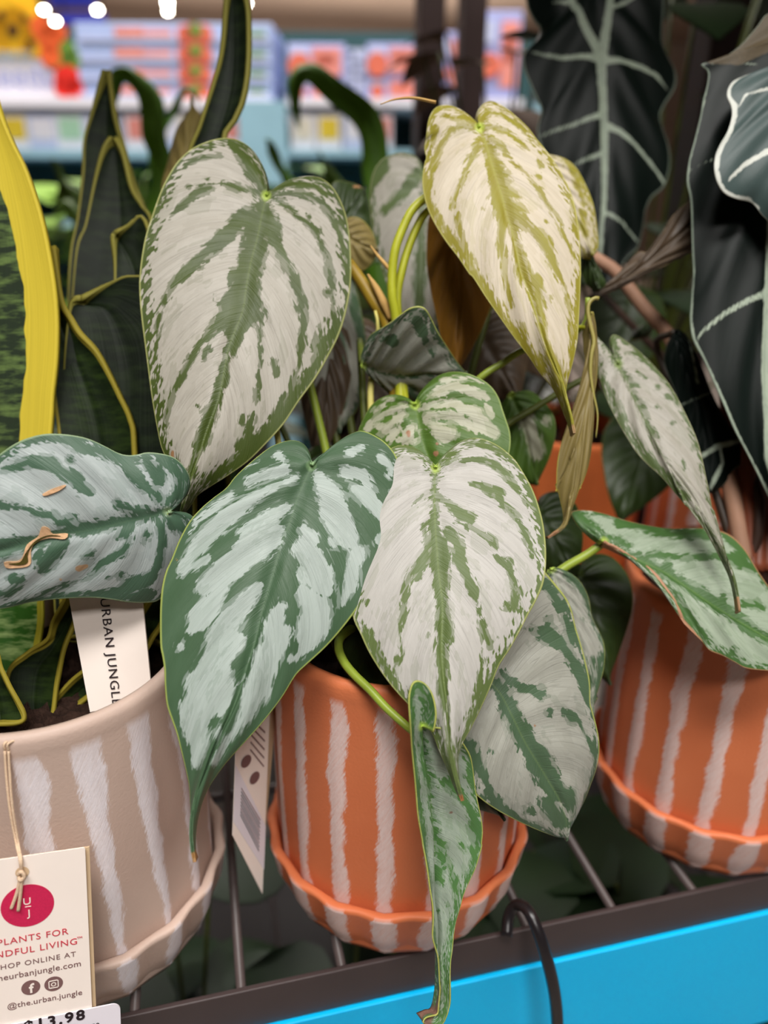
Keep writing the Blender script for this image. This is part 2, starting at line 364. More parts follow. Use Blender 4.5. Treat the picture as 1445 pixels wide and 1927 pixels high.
# uprights at the back of the rack
def upright(px, py, depth, w, d):
    p = at(px, py, depth)
    box('post', (p[0], p[1], 1.15), (w, d, 2.3), M['post'], rack, bevel=0.002)
upright(806, 137, 0.92, 0.030, 0.030)
upright(884, 137, 1.02, 0.032, 0.030)
upright(1352, 137, 0.80, 0.055, 0.04)

# black hook looped over the rail
hk = tube('wire_hook', [at(953, 1762, 0.322), at(957, 1725, 0.325), at(972, 1703, 0.324), at(992, 1712, 0.316), at(1010, 1748, 0.312), at(1026, 1795, 0.312), at(1040, 1850, 0.316), at(1047, 1900, 0.322), at(1050, 1960, 0.33)],
          [0.0024, 0.0024, 0.0026, 0.0026, 0.0026], M['black'], None, 48, 12)
tag(hk, 'black plastic hook looped over the brown shelf rail', 'hook')

# ------------------------------------------------------------------ pots
NFL = 18
def lathe_fluted(name, prof, mat, parent, c, phase, unit):
    """prof: rows (radius, height, flute depth, painted)"""
    na = NFL * 10 + 1; V = []; A = []; Fs = []
    for j, (r, z, fl, pt) in enumerate(prof):
        for k in range(na):
            th = 2 * math.pi * (k / (na - 1)) - math.pi
            u = th * NFL / (2 * math.pi)
            ridge = (1 - abs(math.sin(math.pi * u)) ** 0.9) if fl < 0.0015 else 0.5 + 0.5 * math.cos(2 * math.pi * u)
            rr = r + fl * (ridge - 0.4)
            a = th + phase
            V.append((c[0] + rr * math.cos(a), c[1] + rr * math.sin(a), c[2] + z))
            A.append((u, z / unit, pt))
    for j in range(len(prof) - 1):
        for k in range(na - 1):
            k2 = k + 1
            Fs.append((j * na + k, j * na + k2, (j + 1) * na + k2, (j + 1) * na + k))
    Fs.append(tuple(range(na - 1))[::-1])
    o = mesh_obj(name, V, Fs, mat, parent, attrs={'pa': np.array(A)})
    return o
def cam_phase(c, off):   # turn a flute ridge to `off` degrees right of the side facing the camera
    return math.atan2(-c[1], -c[0]) + math.radians(off)
def pot(parent, c2, mat, off, soil=True, zb=None, hr=0.134, R=0.052, band=False):
    zb = SH if zb is None else zb
    c = (c2[0], c2[1], zb); ph = cam_phase(c2, off); u = 2 * math.pi * R / NFL
    rb, rtp, hs = 0.0465, 0.0582, 0.033
    sau = [(0.030, 0.0, 0, 0), (rb - 0.002, 0.0, 0.0008, 2), (rb, 0.0015, 0.0014, 2), (rb + 0.0045, 0.009, 0.0018, 2), (rb + 0.0085, 0.019, 0.0018, 2), (rtp - 0.0012, hs - 0.003, 0.0016, 2),
           (rtp - 0.0006, hs - 0.0008, 0.00155, 0.5), (rtp - 0.0016, hs, 0.00152, 0), (rtp - 0.0036, hs - 0.0002, 0.0010, 0), (rtp - 0.0046, hs - 0.0012, 0.0010, 0), (rtp - 0.0050, hs - 0.006, 0.0004, 0), (0.046, hs - 0.014, 0, 0)]
    lathe_fluted('saucer', sau, mat, parent, c, ph, u)
    b0 = 0.0512
    pr = [(0.036, 0.004, 0, 0), (b0 - 0.002, 0.004, 0.001, 1), (b0, 0.008, 0.0012, 1)]
    for k in range(1, 13):
        f = k / 12; pr.append((b0 + (R - b0) * f ** 2 + 0.0014 * math.sin(math.pi * f ** 0.8), 0.008 + (hr - 0.0105 - 0.008) * f, 0.0012 * (1 - max(0, f - 0.7) / 0.3) + 0.0001, 1))
    pr[-1] = (*pr[-1][:3], 0.8)
    pr += [(R, hr - 0.007, 0.0001, 0), (R + 0.0004, hr - 0.003, 0, 0), (R - 0.0004, hr - 0.0006, 0, 0), (R - 0.002, hr, 0, 0), (R - 0.0042, hr - 0.0008, 0, 0), (R - 0.0052, hr - 0.004, 0, 0), (R - 0.0055, hr - 0.03, 0, 0), (R - 0.006, hr - 0.05, 0, 0)]
    lathe_fluted('pot_body', pr, mat, parent, c, ph, u)
    if soil:
        n, m_ = 16, 40; V = [(c[0], c[1], zb + hr - 0.016)]; Fs = []
        for i in range(1, n + 1):
            for k in range(m_):
                a = 2 * math.pi * k / m_; r = (R - 0.0053) * i / n
                V.append((c[0] + r * math.cos(a), c[1] + r * math.sin(a), zb + hr - 0.018 + random.uniform(-0.0015, 0.0022)))
        for k in range(m_): Fs.append((0, 1 + k, 1 + (k + 1) % m_))
        for i in range(n - 1):
            for k in range(m_):
                k2 = (k + 1) % m_; Fs.append((1 + i * m_ + k, 1 + (i + 1) * m_ + k, 1 + (i + 1) * m_ + k2, 1 + i * m_ + k2))
        mesh_obj('soil', V, Fs, M['soil'], parent, smooth=False)

phil = empty('potted_philodendron', (*POT2, SH), 'silver and green heart-leaved plant in the middle striped terracotta pot', 'potted plant')
snake = empty('potted_snake_plant', (*POT1, SH), 'snake plant with yellow-edged blades in the taupe white-striped pot', 'potted plant')
aloc = empty('potted_alocasia', (*POT3, SH), 'dark glossy alocasia with white veins in the right-hand striped terracotta pot', 'potted plant')
pot(phil, POT2, M['terra'], -4.7)
pot(snake, POT1, M['taupe'], 7.0)
pot(aloc, POT3, M['terra'], 4.0)

# ------------------------------------------------------------------ leaves
def seg_min(P, strokes):
    """smallest (distance - half width) from points P to stroked polylines, in photo pixels"""
    out = np.full(len(P), 1e3)
    for st in strokes:
        st = np.asarray(st, float)
        if len(st) == 1: st = np.vstack([st, st + [0.01, 0, 0]])
        for a, b in zip(st[:-1], st[1:]):
            ab = b[:2] - a[:2]; t = np.clip(((P - a[:2]) @ ab) / (ab @ ab + 1e-9), 0, 1)
            d = np.linalg.norm(P - (a[:2] + t[:, None] * ab), axis=1) - (a[2] + t * (b[2] - a[2]))
            out = np.minimum(out, d)
    return out

class Leaf: pass
def leaf(parent, mat, base, left, right, mid, d0, d1, tilt=0.0, bend=0.0, curl=0.004, mode='G', strokes=(), tint=(), nt_=110, nv=28,
         thick=0.0005, quilt=0.0005, groove=0.0011, name='leaf', wav=0.0009, seed=0, lobe=0.0, gpow=2.4, twist=0.0):
    base = np.asarray(base, float)[:2]
    L = catmull(np.vstack([base, np.asarray(left, float)[:, :2]]), np.linspace(0.004, 1, nt_))
    R = catmull(np.vstack([base, np.asarray(right, float)[:, :2]]), np.linspace(0.004, 1, nt_))
    ts = np.linspace(0.004, 1, nt_)
    Mi = catmull(np.vstack([base, np.asarray(mid, float)[:, :2]]), ts ** gpow)
    tip = Mi[-1]
    ax = tip - base; ln = np.linalg.norm(ax); ax /= ln; pp = np.array([ax[1], -ax[0]])
    # leaf plane: 1/depth is linear in the picture
    P3 = base + pp * ln / 2
    A = np.array([[1, *base], [1, *tip], [1, *P3]]); inv = np.linalg.solve(A, [1 / d0, 1 / d1, 1 / (d0 + tilt)])
    def plane(p): return 1.0 / (inv[0] + p[..., 0] * inv[1] + p[..., 1] * inv[2])
    c3 = [EYE + ray(*p) * float(plane(np.asarray(p))) for p in (base, tip, P3)]
    nrm = np.cross(c3[1] - c3[0], c3[2] - c3[0]); nrm /= np.linalg.norm(nrm)
    if nrm @ (EYE - c3[0]) < 0: nrm = -nrm
    vs_ = np.linspace(-1, 1, 2 * nv + 1); av = np.abs(vs_)
    vw = np.sign(vs_) * (1 - (1 - av) ** 1.25)            # denser near the margin
    G = np.zeros((nt_, 2 * nv + 1, 2))
    for k, v in enumerate(vw):
        G[:, k] = Mi + (((L - Mi) * -v) if v < 0 else ((R - Mi) * v))
    px = G.reshape(-1, 2)
    T = np.repeat(ts[:, None], 2 * nv + 1, 1).ravel(); Vv = np.tile(vw, nt_); a = np.abs(Vv)
    q = T - 0.10 * a ** 2 + 0.0 * Vv
    s = np.clip(((px - base) @ ax) / ln, -0.3, 1.1)
    w = ((px - base) @ pp) / ln
    scale = float(plane(base)) / F * ln                      # leaf length in metres
    rs = np.random.default_rng(seed + 11); ph = rs.uniform(0, 6.28, 8)
    h = -curl * a ** 2.2 + bend * np.sin(math.pi * np.clip(s, 0, 1)) + groove * (1 - np.exp(-(a / 0.10) ** 2)) - groove
    h += quilt * np.cos(2 * math.pi * 7.0 * q) * np.minimum(1, a * 3) * (1 - a ** 4)
    h += wav * (np.sin(9 * T + ph[0]) * a ** 2 * np.sign(Vv) + 0.6 * np.sin(17 * T + ph[1] + Vv * 2) * a ** 3)
    h += lobe * np.exp(-((s + 0.05) / 0.12) ** 2) * a ** 1.5
    h += twist * w
    d = plane(px)
    P = EYE + (fw[None] + ((px[:, 0] - W / 2) / F)[:, None] * rt - ((px[:, 1] - H / 2) / F)[:, None] * up) * d[:, None] + h[:, None] * nrm
    nc = 2 * nv + 1; Fs = []
    i0 = (np.arange(nt_ - 1)[:, None] * nc + np.arange(nc - 1)[None]).ravel()
    quads = np.stack([i0, i0 + 1, i0 + nc + 1, i0 + nc], 1)
    # face the camera
    k = len(quads) // 2; f = quads[k]; nf = np.cross(P[f[1]] - P[f[0]], P[f[3]] - P[f[0]])
    if nf @ nrm < 0: quads = quads[:, ::-1]
    sm = seg_min(px, strokes) if len(strokes) else np.full(len(px), 60.0)
    sd = sm - 1.2 if mode == 'G' else -sm + (1.6 if mat.name.startswith('silver') else -0.6)
    if not len(strokes): sd = np.full(len(px), 60.0)
    out = np.vstack([L, R[::-1]]); step = max(1, len(out) // 120)
    o_ = [np.c_[out[::step], np.zeros(len(out[::step]))]]
    ed = seg_min(px, o_)
    mdl = [np.c_[Mi[::4], np.zeros(len(Mi[::4]))]]
    md = seg_min(px, mdl)
    bs = np.linalg.norm(px - base, axis=1)
    tn = seg_min(px, tint) if len(tint) else np.full(len(px), 60.0)
    fib = np.stack([q * (ln / 560.0), Vv, np.full_like(q, seed * 1.7)], 1)
    o = mesh_obj(name, P, quads, mat, parent, attrs={'sd': sd, 'ed': ed, 'md': md, 'bs': bs, 'tn': tn, 'fib': fib, 'pp': np.c_[px, np.zeros(len(px))]})
    m = o.modifiers.new('thickness', 'SOLIDIFY'); m.thickness = thick; m.offset = -1
    lf = Leaf(); lf.o = o; lf.px = px; lf.P = P; lf.n = nrm; lf.base = P[nv]; lf.sc = scale
    return lf
def on_leaf(lf, pts, lift=0.0004):
    out = []
    for p in pts:
        dd = np.linalg.norm(lf.px - np.asarray(p)[:2], axis=1); k = np.argsort(dd)[:4]; wt = 1 / (dd[k] + 1e-3)
        r = ray(p[0], p[1]); depth = float((((lf.P[k] - EYE) @ fw) * wt).sum() / wt.sum())
        out.append(EYE + r * depth + lf.n * lift)
    return out
def heart(base, tip, wl=0.42, wr=None):
    wr = wr or wl; b = np.asarray(base, float); t = np.asarray(tip, float); a = t - b; p = np.array([a[1], -a[0]])
    prof = [(-.07, .10), (-.13, .30), (-.12, .58), (-.05, .82), (.08, .97), (.22, 1.0), (.40, .90), (.58, .68), (.76, .38), (.90, .13), (1, 0)]
    L = [b + a * u - p * wl * v for u, v in prof]; R = [b + a * u + p * wr * v for u, v in prof]
    Mi = [b + a * u for u in (.2, .4, .6, .8, 1)]
    return L, R, Mi
CROWN = np.array([POT2[0], POT2[1] + 0.006, SH + 0.118])
def petiole(parent, lf, mat, r=0.0016, via=None, to=None, dx=0.0):
    b = lf.base - lf.n * 0.0012; e = np.asarray(to if to is not None else CROWN) + np.array([dx, rng.uniform(-.008, .008), 0])
    back = b - lf.n * 0.016 + np.array([0, 0.004, -0.004])
    m = back * 0.5 + e * 0.5 + np.array([0, 0.006, 0.012])
    pts = [b, back] + ([via] if via is not None else [m]) + [e]
    return tube('petiole', pts, [r * 0.9, r, r * 1.15, r * 1.3], mat, lf.o, 26, 8)

zA1 = lambda p: Z(250, 230, 3.4405, p); zA2 = lambda p: Z(250, 580, 3.4405, p)
A = leaf(phil, M['A'], zA1([(862, 470)])[0],
    zA1([(875, 435), (882, 380), (868, 290), (835, 205), (775, 115), (700, 60), (610, 40), (520, 52), (420, 90), (340, 140), (265, 215), (200, 320), (150, 440), (105, 580), (70, 700), (45, 850), (32, 1000), (35, 1120), (45, 1239)])
    + zA2([(62, 180), (80, 330), (98, 480), (118, 620), (145, 770), (170, 880), (205, 960), (250, 1080), (290, 1200), (303, 1270), (310, 1314)]),
    zA1([(885, 440), (930, 395), (1000, 335), (1080, 300), (1170, 290), (1240, 310), (1300, 360), (1345, 430), (1385, 530), (1408, 650), (1418, 800), (1420, 950), (1408, 1080), (1375, 1239)])
    + zA2([(1330, 170), (1260, 310), (1180, 450), (1080, 590), (980, 740), (870, 860), (740, 980), (600, 1070), (480, 1140), (405, 1190), (370, 1239), (340, 1280), (310, 1314)]),
    zA1([(835, 600), (805, 760), (765, 920), (735, 1100), (715, 1239)]) + zA2([(660, 180), (620, 290), (600, 400), (560, 600), (490, 780), (430, 960), (390, 1060), (350, 1200), (310, 1314)]),
    0.298, 0.272, tilt=0.004, bend=0.004, curl=0.006, seed=1, nt_=150, nv=40, strokes=[
    zA1([(850, 500, 20), (820, 600, 45), (790, 720, 80), (770, 850, 70), (750, 1000, 75), (730, 1120, 110), (700, 1239, 140)]), zA2([(690, 30, 140), (680, 90, 110), (660, 180, 60), (650, 300, 30), (655, 340, 20)]),
    zA2([(600, 80, 50), (520, 170, 30), (440, 260, 25), (370, 370, 28), (280, 510, 22), (230, 640, 12), (205, 760, 10)]),
    zA2([(620, 280, 20), (600, 380, 18), (590, 480, 30), (540, 620, 38), (490, 740, 45), (455, 860, 50), (410, 960, 28), (390, 1050, 30), (375, 1110, 12)]),
    zA2([(480, 300, 30), (465, 350, 25)]),
    zA1([(800, 560, 30), (700, 620, 50), (620, 740, 55), (520, 830, 35), (420, 910, 45), (320, 1000, 35), (250, 1080, 25), (200, 1180, 20)]), zA2([(170, 40, 25), (150, 200, 14), (130, 350, 6)]),
    zA1([(820, 450, 20), (760, 440, 12), (680, 420, 30), (590, 390, 22)]), zA1([(500, 420, 30), (430, 430, 35), (380, 470, 25), (310, 520, 22), (230, 600, 10)]), zA1([(360, 408, 18)]), zA1([(470, 345, 14)]),
    zA1([(840, 440, 24), (780, 330, 50), (730, 220, 50), (690, 150, 40), (640, 90, 30)]), zA1([(560, 190, 20), (450, 190, 15), (350, 220, 12)]),
    zA1([(880, 460, 18), (960, 470, 14), (1060, 455, 18), (1150, 460, 25), (1230, 490, 22), (1290, 560, 22), (1330, 650, 14), (1360, 760, 14), (1380, 900, 14)]),
    zA1([(930, 430, 25), (1000, 380, 40), (1080, 400, 22), (1180, 380, 20), (1240, 420, 25)]),
    zA1([(880, 480, 15), (980, 520, 20), (1070, 610, 20), (1180, 680, 30), (1215, 760, 15), (1260, 860, 14), (1280, 960, 35), (1290, 1040, 12), (1300, 1150, 12), (1310, 1239, 20)]), zA1([(1140, 600, 18)]), zA1([(1260, 1090, 25)]), zA2([(1240, 60, 15), (1190, 180, 12), (1180, 250, 20)]),
    zA1([(860, 560, 40), (900, 700, 70), (930, 800, 40), (980, 900, 25), (1040, 1010, 38), (1070, 1110, 25), (1095, 1200, 35)]), zA2([(1110, 40, 20), (1100, 160, 16), (1090, 250, 38), (1080, 340, 12), (1050, 450, 14), (1020, 560, 30), (960, 640, 30), (910, 740, 20)]),
    zA1([(840, 800, 50), (815, 940, 30), (830, 1000, 12)]),
    zA2([(840, 60, 22), (850, 110, 12)]), zA2([(815, 120, 6), (825, 200, 14), (830, 330, 18), (820, 440, 6), (815, 560, 18), (800, 660, 6), (770, 740, 20), (740, 830, 25), (690, 900, 25)]),
    zA2([(1330, 100, 40), (1250, 230, 25), (1170, 380, 30), (1080, 520, 40), (980, 680, 50), (870, 820, 50), (720, 950, 50), (560, 1050, 25), (450, 1120, 12)]),
    zA2([(915, 370, 28), (930, 430, 22)]), zA2([(710, 715, 14), (700, 760, 10)]), zA2([(425, 645, 14)]), zA1([(660, 990, 28), (640, 1080, 16)]), zA1([(735, 900, 20)]), zA1([(440, 960, 22)]), zA1([(540, 1148, 14)])],
    tint=[zA2([(278, 735, 6)]), zA2([(250, 920, 10), (250, 960, 12)])])

zB1 = lambda p: Z(720, 160, 3.4405, p); zB2 = lambda p: Z(780, 480, 4.0139, p)
B = leaf(phil, M['B'], zB1([(628, 270)])[0],
    zB1([(600, 215), (560, 160), (500, 100), (440, 68), (370, 72), (325, 110), (298, 180), (288, 260), (275, 340), (280, 390), (288, 418), (276, 450), (262, 540), (262, 620), (280, 720), (310, 810), (360, 910), (420, 1010), (490, 1110), (560, 1225)])
    + zB2([(440, 170), (540, 330), (650, 480), (760, 620), (870, 750), (960, 870), (1050, 970), (1110, 1080), (1150, 1180), (1185, 1260), (1208, 1345)]),
    zB1([(615, 230), (608, 170), (625, 110), (665, 65), (715, 48), (790, 80), (870, 140), (950, 220), (1010, 310), (1080, 410), (1150, 530), (1210, 650), (1250, 770), (1275, 900), (1290, 1040), (1295, 1200)])
    + zB2([(1268, 150), (1262, 300), (1250, 480), (1240, 620), (1215, 760), (1185, 880), (1165, 960), (1160, 1060), (1163, 1150), (1180, 1230), (1196, 1290), (1208, 1345)]),
    zB1([(665, 360), (700, 500), (740, 640), (775, 770), (795, 870), (815, 920), (840, 1010), (860, 1120)]) + zB2([(790, 160), (860, 330), (920, 520), (975, 690), (1040, 830), (1100, 950), (1140, 1080), (1175, 1200), (1208, 1345)]),
    0.302, 0.281, tilt=0.004, bend=0.004, curl=0.005, seed=2, nt_=150, nv=36, strokes=[
    zB1([(640, 300, 14), (690, 430, 35), (720, 540, 60), (750, 650, 60), (760, 760, 72), (800, 850, 80), (790, 920, 30)]),
    zB1([(770, 930, 40), (760, 1040, 25), (770, 1150, 18), (780, 1239, 15)]), zB2([(650, 60, 15), (670, 180, 12), (700, 290, 8), (730, 400, 16)]),
    zB1([(830, 920, 20), (850, 1040, 25), (870, 1120, 40), (900, 1239, 50)]), zB2([(800, 100, 40), (870, 300, 28), (905, 470, 22), (940, 560, 25), (965, 650, 25), (1010, 770, 35), (1070, 880, 45), (1110, 980, 30), (1145, 1100, 16), (1190, 1260, 8)]), zB2([(900, 230, 45), (940, 420, 30), (970, 560, 30)]),
    zB1([(870, 880, 40), (950, 960, 30), (1040, 1030, 45), (1090, 1130, 25), (1120, 1239, 20)]), zB2([(1000, 30, 25), (1070, 140, 22), (1120, 260, 16), (1150, 370, 14), (1180, 480, 18), (1200, 600, 20), (1195, 740, 14)]),
    zB1([(800, 720, 40), (850, 735, 22), (890, 740, 8)]), zB1([(860, 830, 40), (920, 850, 20)]), zB1([(790, 600, 25)]), zB1([(820, 640, 14)]),
    zB1([(680, 330, 15), (760, 400, 20), (830, 500, 12), (930, 600, 12), (1000, 680, 12), (1060, 790, 8), (1130, 860, 8), (1180, 980, 12), (1230, 1080, 12)]),
    zB1([(650, 275, 12), (740, 280, 20), (830, 310, 15), (890, 360, 30), (920, 400, 25)]), zB1([(640, 220, 30), (690, 160, 20), (780, 170, 14), (860, 220, 20), (930, 270, 22)]), zB1([(1020, 500, 22), (1030, 530, 10)]), zB1([(1015, 595, 18)]), zB1([(1050, 900, 14)]),
    zB1([(640, 330, 15), (600, 430, 30), (560, 500, 20), (520, 600, 12), (480, 700, 16), (455, 780, 20)]), zB1([(480, 850, 12), (500, 950, 12), (540, 1080, 12), (580, 1180, 18)]), zB1([(650, 820, 10)]),
    zB1([(600, 265, 14), (520, 265, 20), (440, 280, 14), (390, 340, 25), (350, 420, 25), (320, 520, 18), (315, 640, 10)]), zB1([(590, 230, 30), (520, 200, 35), (470, 210, 15), (400, 160, 15)]), zB1([(340, 230, 20), (330, 330, 15)]),
    zB1([(285, 560, 14), (300, 740, 18), (380, 880, 22), (460, 1000, 20), (540, 1120, 20), (600, 1220, 18)]), zB2([(400, 80, 20), (520, 260, 25), (640, 420, 20), (760, 580, 22), (880, 720, 22), (980, 860, 22)]),
    zB1([(1230, 760, 18), (1275, 950, 15)]), zB2([(1255, 200, 16), (1235, 500, 18)]), zB2([(770, 200, 14), (785, 250, 14)]), zB2([(1010, 350, 20)]), zB2([(795, 540, 12), (840, 620, 18)])],
    tint=[zB2([(1195, 1290, 12), (1208, 1345, 14)])])

zC = lambda p: Z(0, 800, 3.6125, p)
C_ = leaf(phil, M['C'], zC([(1140, 590)])[0],
    zC([(1165, 598), (1230, 605), (1295, 625), (1340, 680), (1350, 780), (1320, 900), (1260, 1040), (1180, 1150), (1080, 1235), (1000, 1247), (880, 1235), (760, 1208), (640, 1190), (500, 1190), (350, 1202), (200, 1222), (80, 1252), (0, 1268), (-120, 1270), (-260, 1190), (-380, 1040), (-470, 800)]),
    zC([(1190, 580), (1240, 550), (1285, 490), (1300, 420), (1285, 350), (1240, 280), (1180, 230), (1100, 205), (1000, 195), (930, 210), (870, 215), (800, 200), (700, 150), (600, 105), (500, 80), (400, 68), (300, 68), (200, 90), (100, 130), (0, 195), (-120, 290), (-240, 420), (-360, 600), (-470, 800)]),
    zC([(1000, 630), (850, 655), (700, 690), (560, 715), (440, 740), (300, 770), (150, 810), (0, 850), (-200, 850), (-470, 800)]),
    0.256, 0.238, tilt=0.010, bend=0.003, curl=0.006, seed=3, nt_=150, nv=40, wav=0.0016, strokes=[
    zC([(1120, 590, 30), (980, 625, 35), (850, 650, 45), (700, 680, 40), (560, 700, 55), (450, 720, 40), (300, 770, 40), (150, 800, 60), (0, 830, 70), (-300, 820, 60)]),
    zC([(800, 540, 40), (870, 560, 35), (1000, 580, 30)]), zC([(500, 630, 40), (400, 650, 25), (370, 600, 22), (260, 590, 30), (200, 560, 25), (100, 550, 20), (0, 530, 25)]),
    zC([(0, 320, 15), (120, 280, 40), (230, 240, 45), (330, 250, 50), (420, 310, 40), (500, 360, 45), (560, 420, 45), (620, 450, 28)]),
    zC([(100, 130, 15), (300, 95, 20), (480, 120, 35), (560, 180, 25), (640, 170, 30), (740, 210, 40), (840, 250, 40), (920, 340, 55), (1000, 430, 35), (1080, 500, 40)]), zC([(480, 230, 30)]),
    zC([(1000, 260, 40), (1080, 380, 45), (1100, 240, 40), (1230, 360, 35), (1220, 480, 45), (1140, 520, 40)]),
    zC([(900, 640, 40), (850, 720, 50), (800, 760, 20)]), zC([(420, 780, 60), (380, 850, 60), (310, 950, 55), (270, 870, 40)]), zC([(100, 1040, 45), (160, 1040, 28), (50, 1140, 35), (-60, 1150, 40)]),
    zC([(620, 860, 36), (570, 880, 18)]), zC([(900, 760, 12), (830, 850, 35), (770, 890, 30), (690, 940, 35), (640, 1010, 22), (540, 1060, 12), (430, 1090, 12), (300, 1150, 12)]),
    zC([(1090, 660, 40), (1110, 800, 25), (1090, 920, 40), (1050, 1000, 35), (980, 1070, 60), (870, 1100, 50), (800, 1150, 40), (650, 1150, 22), (500, 1160, 16), (300, 1190, 16), (100, 1230, 18)]),
    zC([(1010, 740, 25), (985, 790, 20)]), zC([(1000, 1175, 60), (850, 1190, 40)]), zC([(1180, 640, 60), (1280, 760, 40)]), zC([(820, 1030, 35)]), zC([(740, 1040, 20)])],
    tint=[zC([(540, 965, 24), (590, 950, 14)]), zC([(415, 1040, 10)])])
# torn, dried scar on that leaf
def patch(name, lf, outline, mat, lift, thick, par):
    P = [np.asarray(p) for p in on_leaf(lf, catmull(outline + [outline[0]], 60)[:-1], lift)]
    n = len(P); c = sum(P) / n; V = P + [p - lf.n * thick for p in P]
    Fs = [tuple(range(n)), tuple(range(2 * n - 1, n - 1, -1))] + [(i, (i + 1) % n, n + (i + 1) % n, n + i) for i in range(n)]
    return mesh_obj(name, V, Fs, mat, par, smooth=False)
patch('dry_scar', C_, zC([(28, 930), (60, 925), (130, 920), (160, 880), (185, 810), (260, 755), (285, 690), (335, 700), (360, 738), (460, 735), (440, 772), (340, 765), (250, 795), (212, 850), (210, 940), (150, 965), (45, 968)]), M['scar'], 0.0006, 0.0006, C_.o)
patch('scar_hollow', C_, zC([(60, 938), (140, 925), (180, 860), (240, 785), (330, 745), (420, 752), (330, 752), (262, 785), (212, 830), (190, 880), (190, 930), (130, 948)]), M['scar_dark'], 0.0009, 0.0005, C_.o)
patch('dry_scar', C_, zC([(288, 468), (350, 435), (430, 408), (448, 412), (400, 445), (340, 470), (300, 478)]), M['scar'], 0.0006, 0.0006, C_.o)

zD1 = lambda p: Z(290, 790, 3.0104, p); zD2 = lambda p: Z(290, 1200, 3.6125, p)
D = leaf(phil, M['D'], zD1([(890, 258)])[0],
    zD1([(893, 215), (880, 165), (850, 120), (800, 97), (740, 100), (660, 130), (590, 180), (510, 250), (450, 310), (400, 375), (330, 430), (260, 490), (190, 570), (130, 680), (90, 780), (55, 860), (35, 950), (28, 1050), (28, 1160)])
    + zD2([(40, 60), (54, 130), (68, 220), (72, 330), (85, 460), (120, 570), (150, 660), (180, 790), (205, 900), (226, 1010), (232, 1120), (234, 1230), (240, 1350), (252, 1440), (264, 1495), (276, 1525)]),
    zD1([(910, 245), (950, 195), (1010, 130), (1080, 75), (1150, 42), (1190, 38), (1250, 60), (1320, 105), (1375, 170), (1405, 250), (1412, 350), (1405, 480), (1390, 600), (1350, 720), (1300, 820), (1250, 920), (1190, 1010), (1130, 1100), (1060, 1190)])
    + zD2([(1200, 30), (1130, 100), (1030, 190), (960, 260), (880, 390), (800, 500), (700, 620), (600, 730), (500, 840), (430, 930), (370, 1020), (320, 1130), (287, 1250), (272, 1360), (270, 1450), (276, 1525)]),
    zD1([(850, 350), (810, 450), (770, 580), (730, 680), (690, 820), (650, 960), (610, 1100)]) + zD2([(690, 30), (640, 180), (600, 320), (540, 480), (480, 600), (420, 730), (360, 880), (310, 1000), (268, 1150), (252, 1300), (258, 1420), (276, 1525)]),
    0.262, 0.236, tilt=0.003, bend=0.004, curl=0.005, seed=4, nt_=170, nv=44, groove=0.0016, quilt=0.0007, mode='S', strokes=[
    zD1([(740, 285, 22), (650, 310, 28), (560, 330, 28), (530, 360, 12)]), zD1([(700, 190, 20), (730, 225, 12)]), zD1([(560, 215, 14), (520, 240, 10)]),
    zD1([(800, 325, 10), (700, 370, 16), (600, 420, 24), (500, 490, 38), (400, 560, 45), (300, 650, 48), (230, 740, 45), (160, 850, 30)]), zD1([(300, 790, 22), (220, 830, 18)]),
    zD1([(430, 420, 16), (300, 520, 30), (240, 560, 16), (200, 640, 10)]),
    zD1([(740, 500, 25), (650, 570, 50), (560, 650, 70), (540, 760, 70), (440, 830, 70), (350, 900, 60), (280, 950, 42)]), zD1([(670, 650, 60), (600, 740, 65)]),
    zD1([(400, 960, 30), (330, 1040, 52), (260, 1120, 60), (210, 1190, 22)]), zD1([(590, 950, 26), (540, 1010, 42), (480, 1080, 52), (420, 1160, 70), (360, 1240, 60)]),
    zD1([(930, 320, 26), (970, 380, 52), (1010, 450, 65), (1010, 520, 75), (1050, 600, 72), (1090, 670, 60), (1020, 690, 25)]),
    zD1([(850, 620, 18), (880, 680, 50), (835, 740, 45), (900, 800, 70), (940, 880, 65), (860, 880, 50), (960, 940, 50)]), zD1([(850, 980, 40), (920, 1080, 80), (900, 1170, 85), (870, 1240, 60)]),
    zD1([(730, 1060, 26), (690, 1130, 42), (660, 1210, 45)]), zD1([(750, 1200, 30)]),
    zD1([(1080, 295, 30), (1180, 310, 32), (1220, 370, 24)]), zD1([(1140, 390, 26), (1230, 450, 50), (1280, 520, 36), (1330, 540, 20)]),
    zD1([(1110, 185, 20), (1180, 150, 15)]), zD1([(1290, 200, 20), (1350, 250, 22), (1340, 295, 18)]), zD1([(1150, 760, 45), (1120, 840, 36), (1110, 930, 42), (1070, 1040, 12)]), zD1([(1270, 690, 22), (1320, 620, 12)]), zD1([(1370, 400, 12)]),
    zD2([(540, 30, 80), (470, 60, 110), (420, 130, 80), (400, 260, 130), (330, 330, 110), (380, 420, 110), (290, 480, 110), (270, 590, 95), (300, 690, 70), (300, 780, 45), (275, 860, 22)]), zD2([(490, 330, 60), (450, 470, 50)]),
    zD2([(830, 30, 75), (770, 130, 80), (740, 240, 75), (700, 350, 85), (660, 440, 60), (620, 530, 36), (560, 620, 16), (470, 740, 12), (410, 850, 8)]), zD2([(1040, 60, 22), (940, 150, 18)]), zD2([(180, 60, 22)]), zD2([(420, 650, 12), (440, 620, 12)])],
    tint=[zD2([(262, 1470, 14), (276, 1525, 20)]), zD1([(120, 788, 8)])])

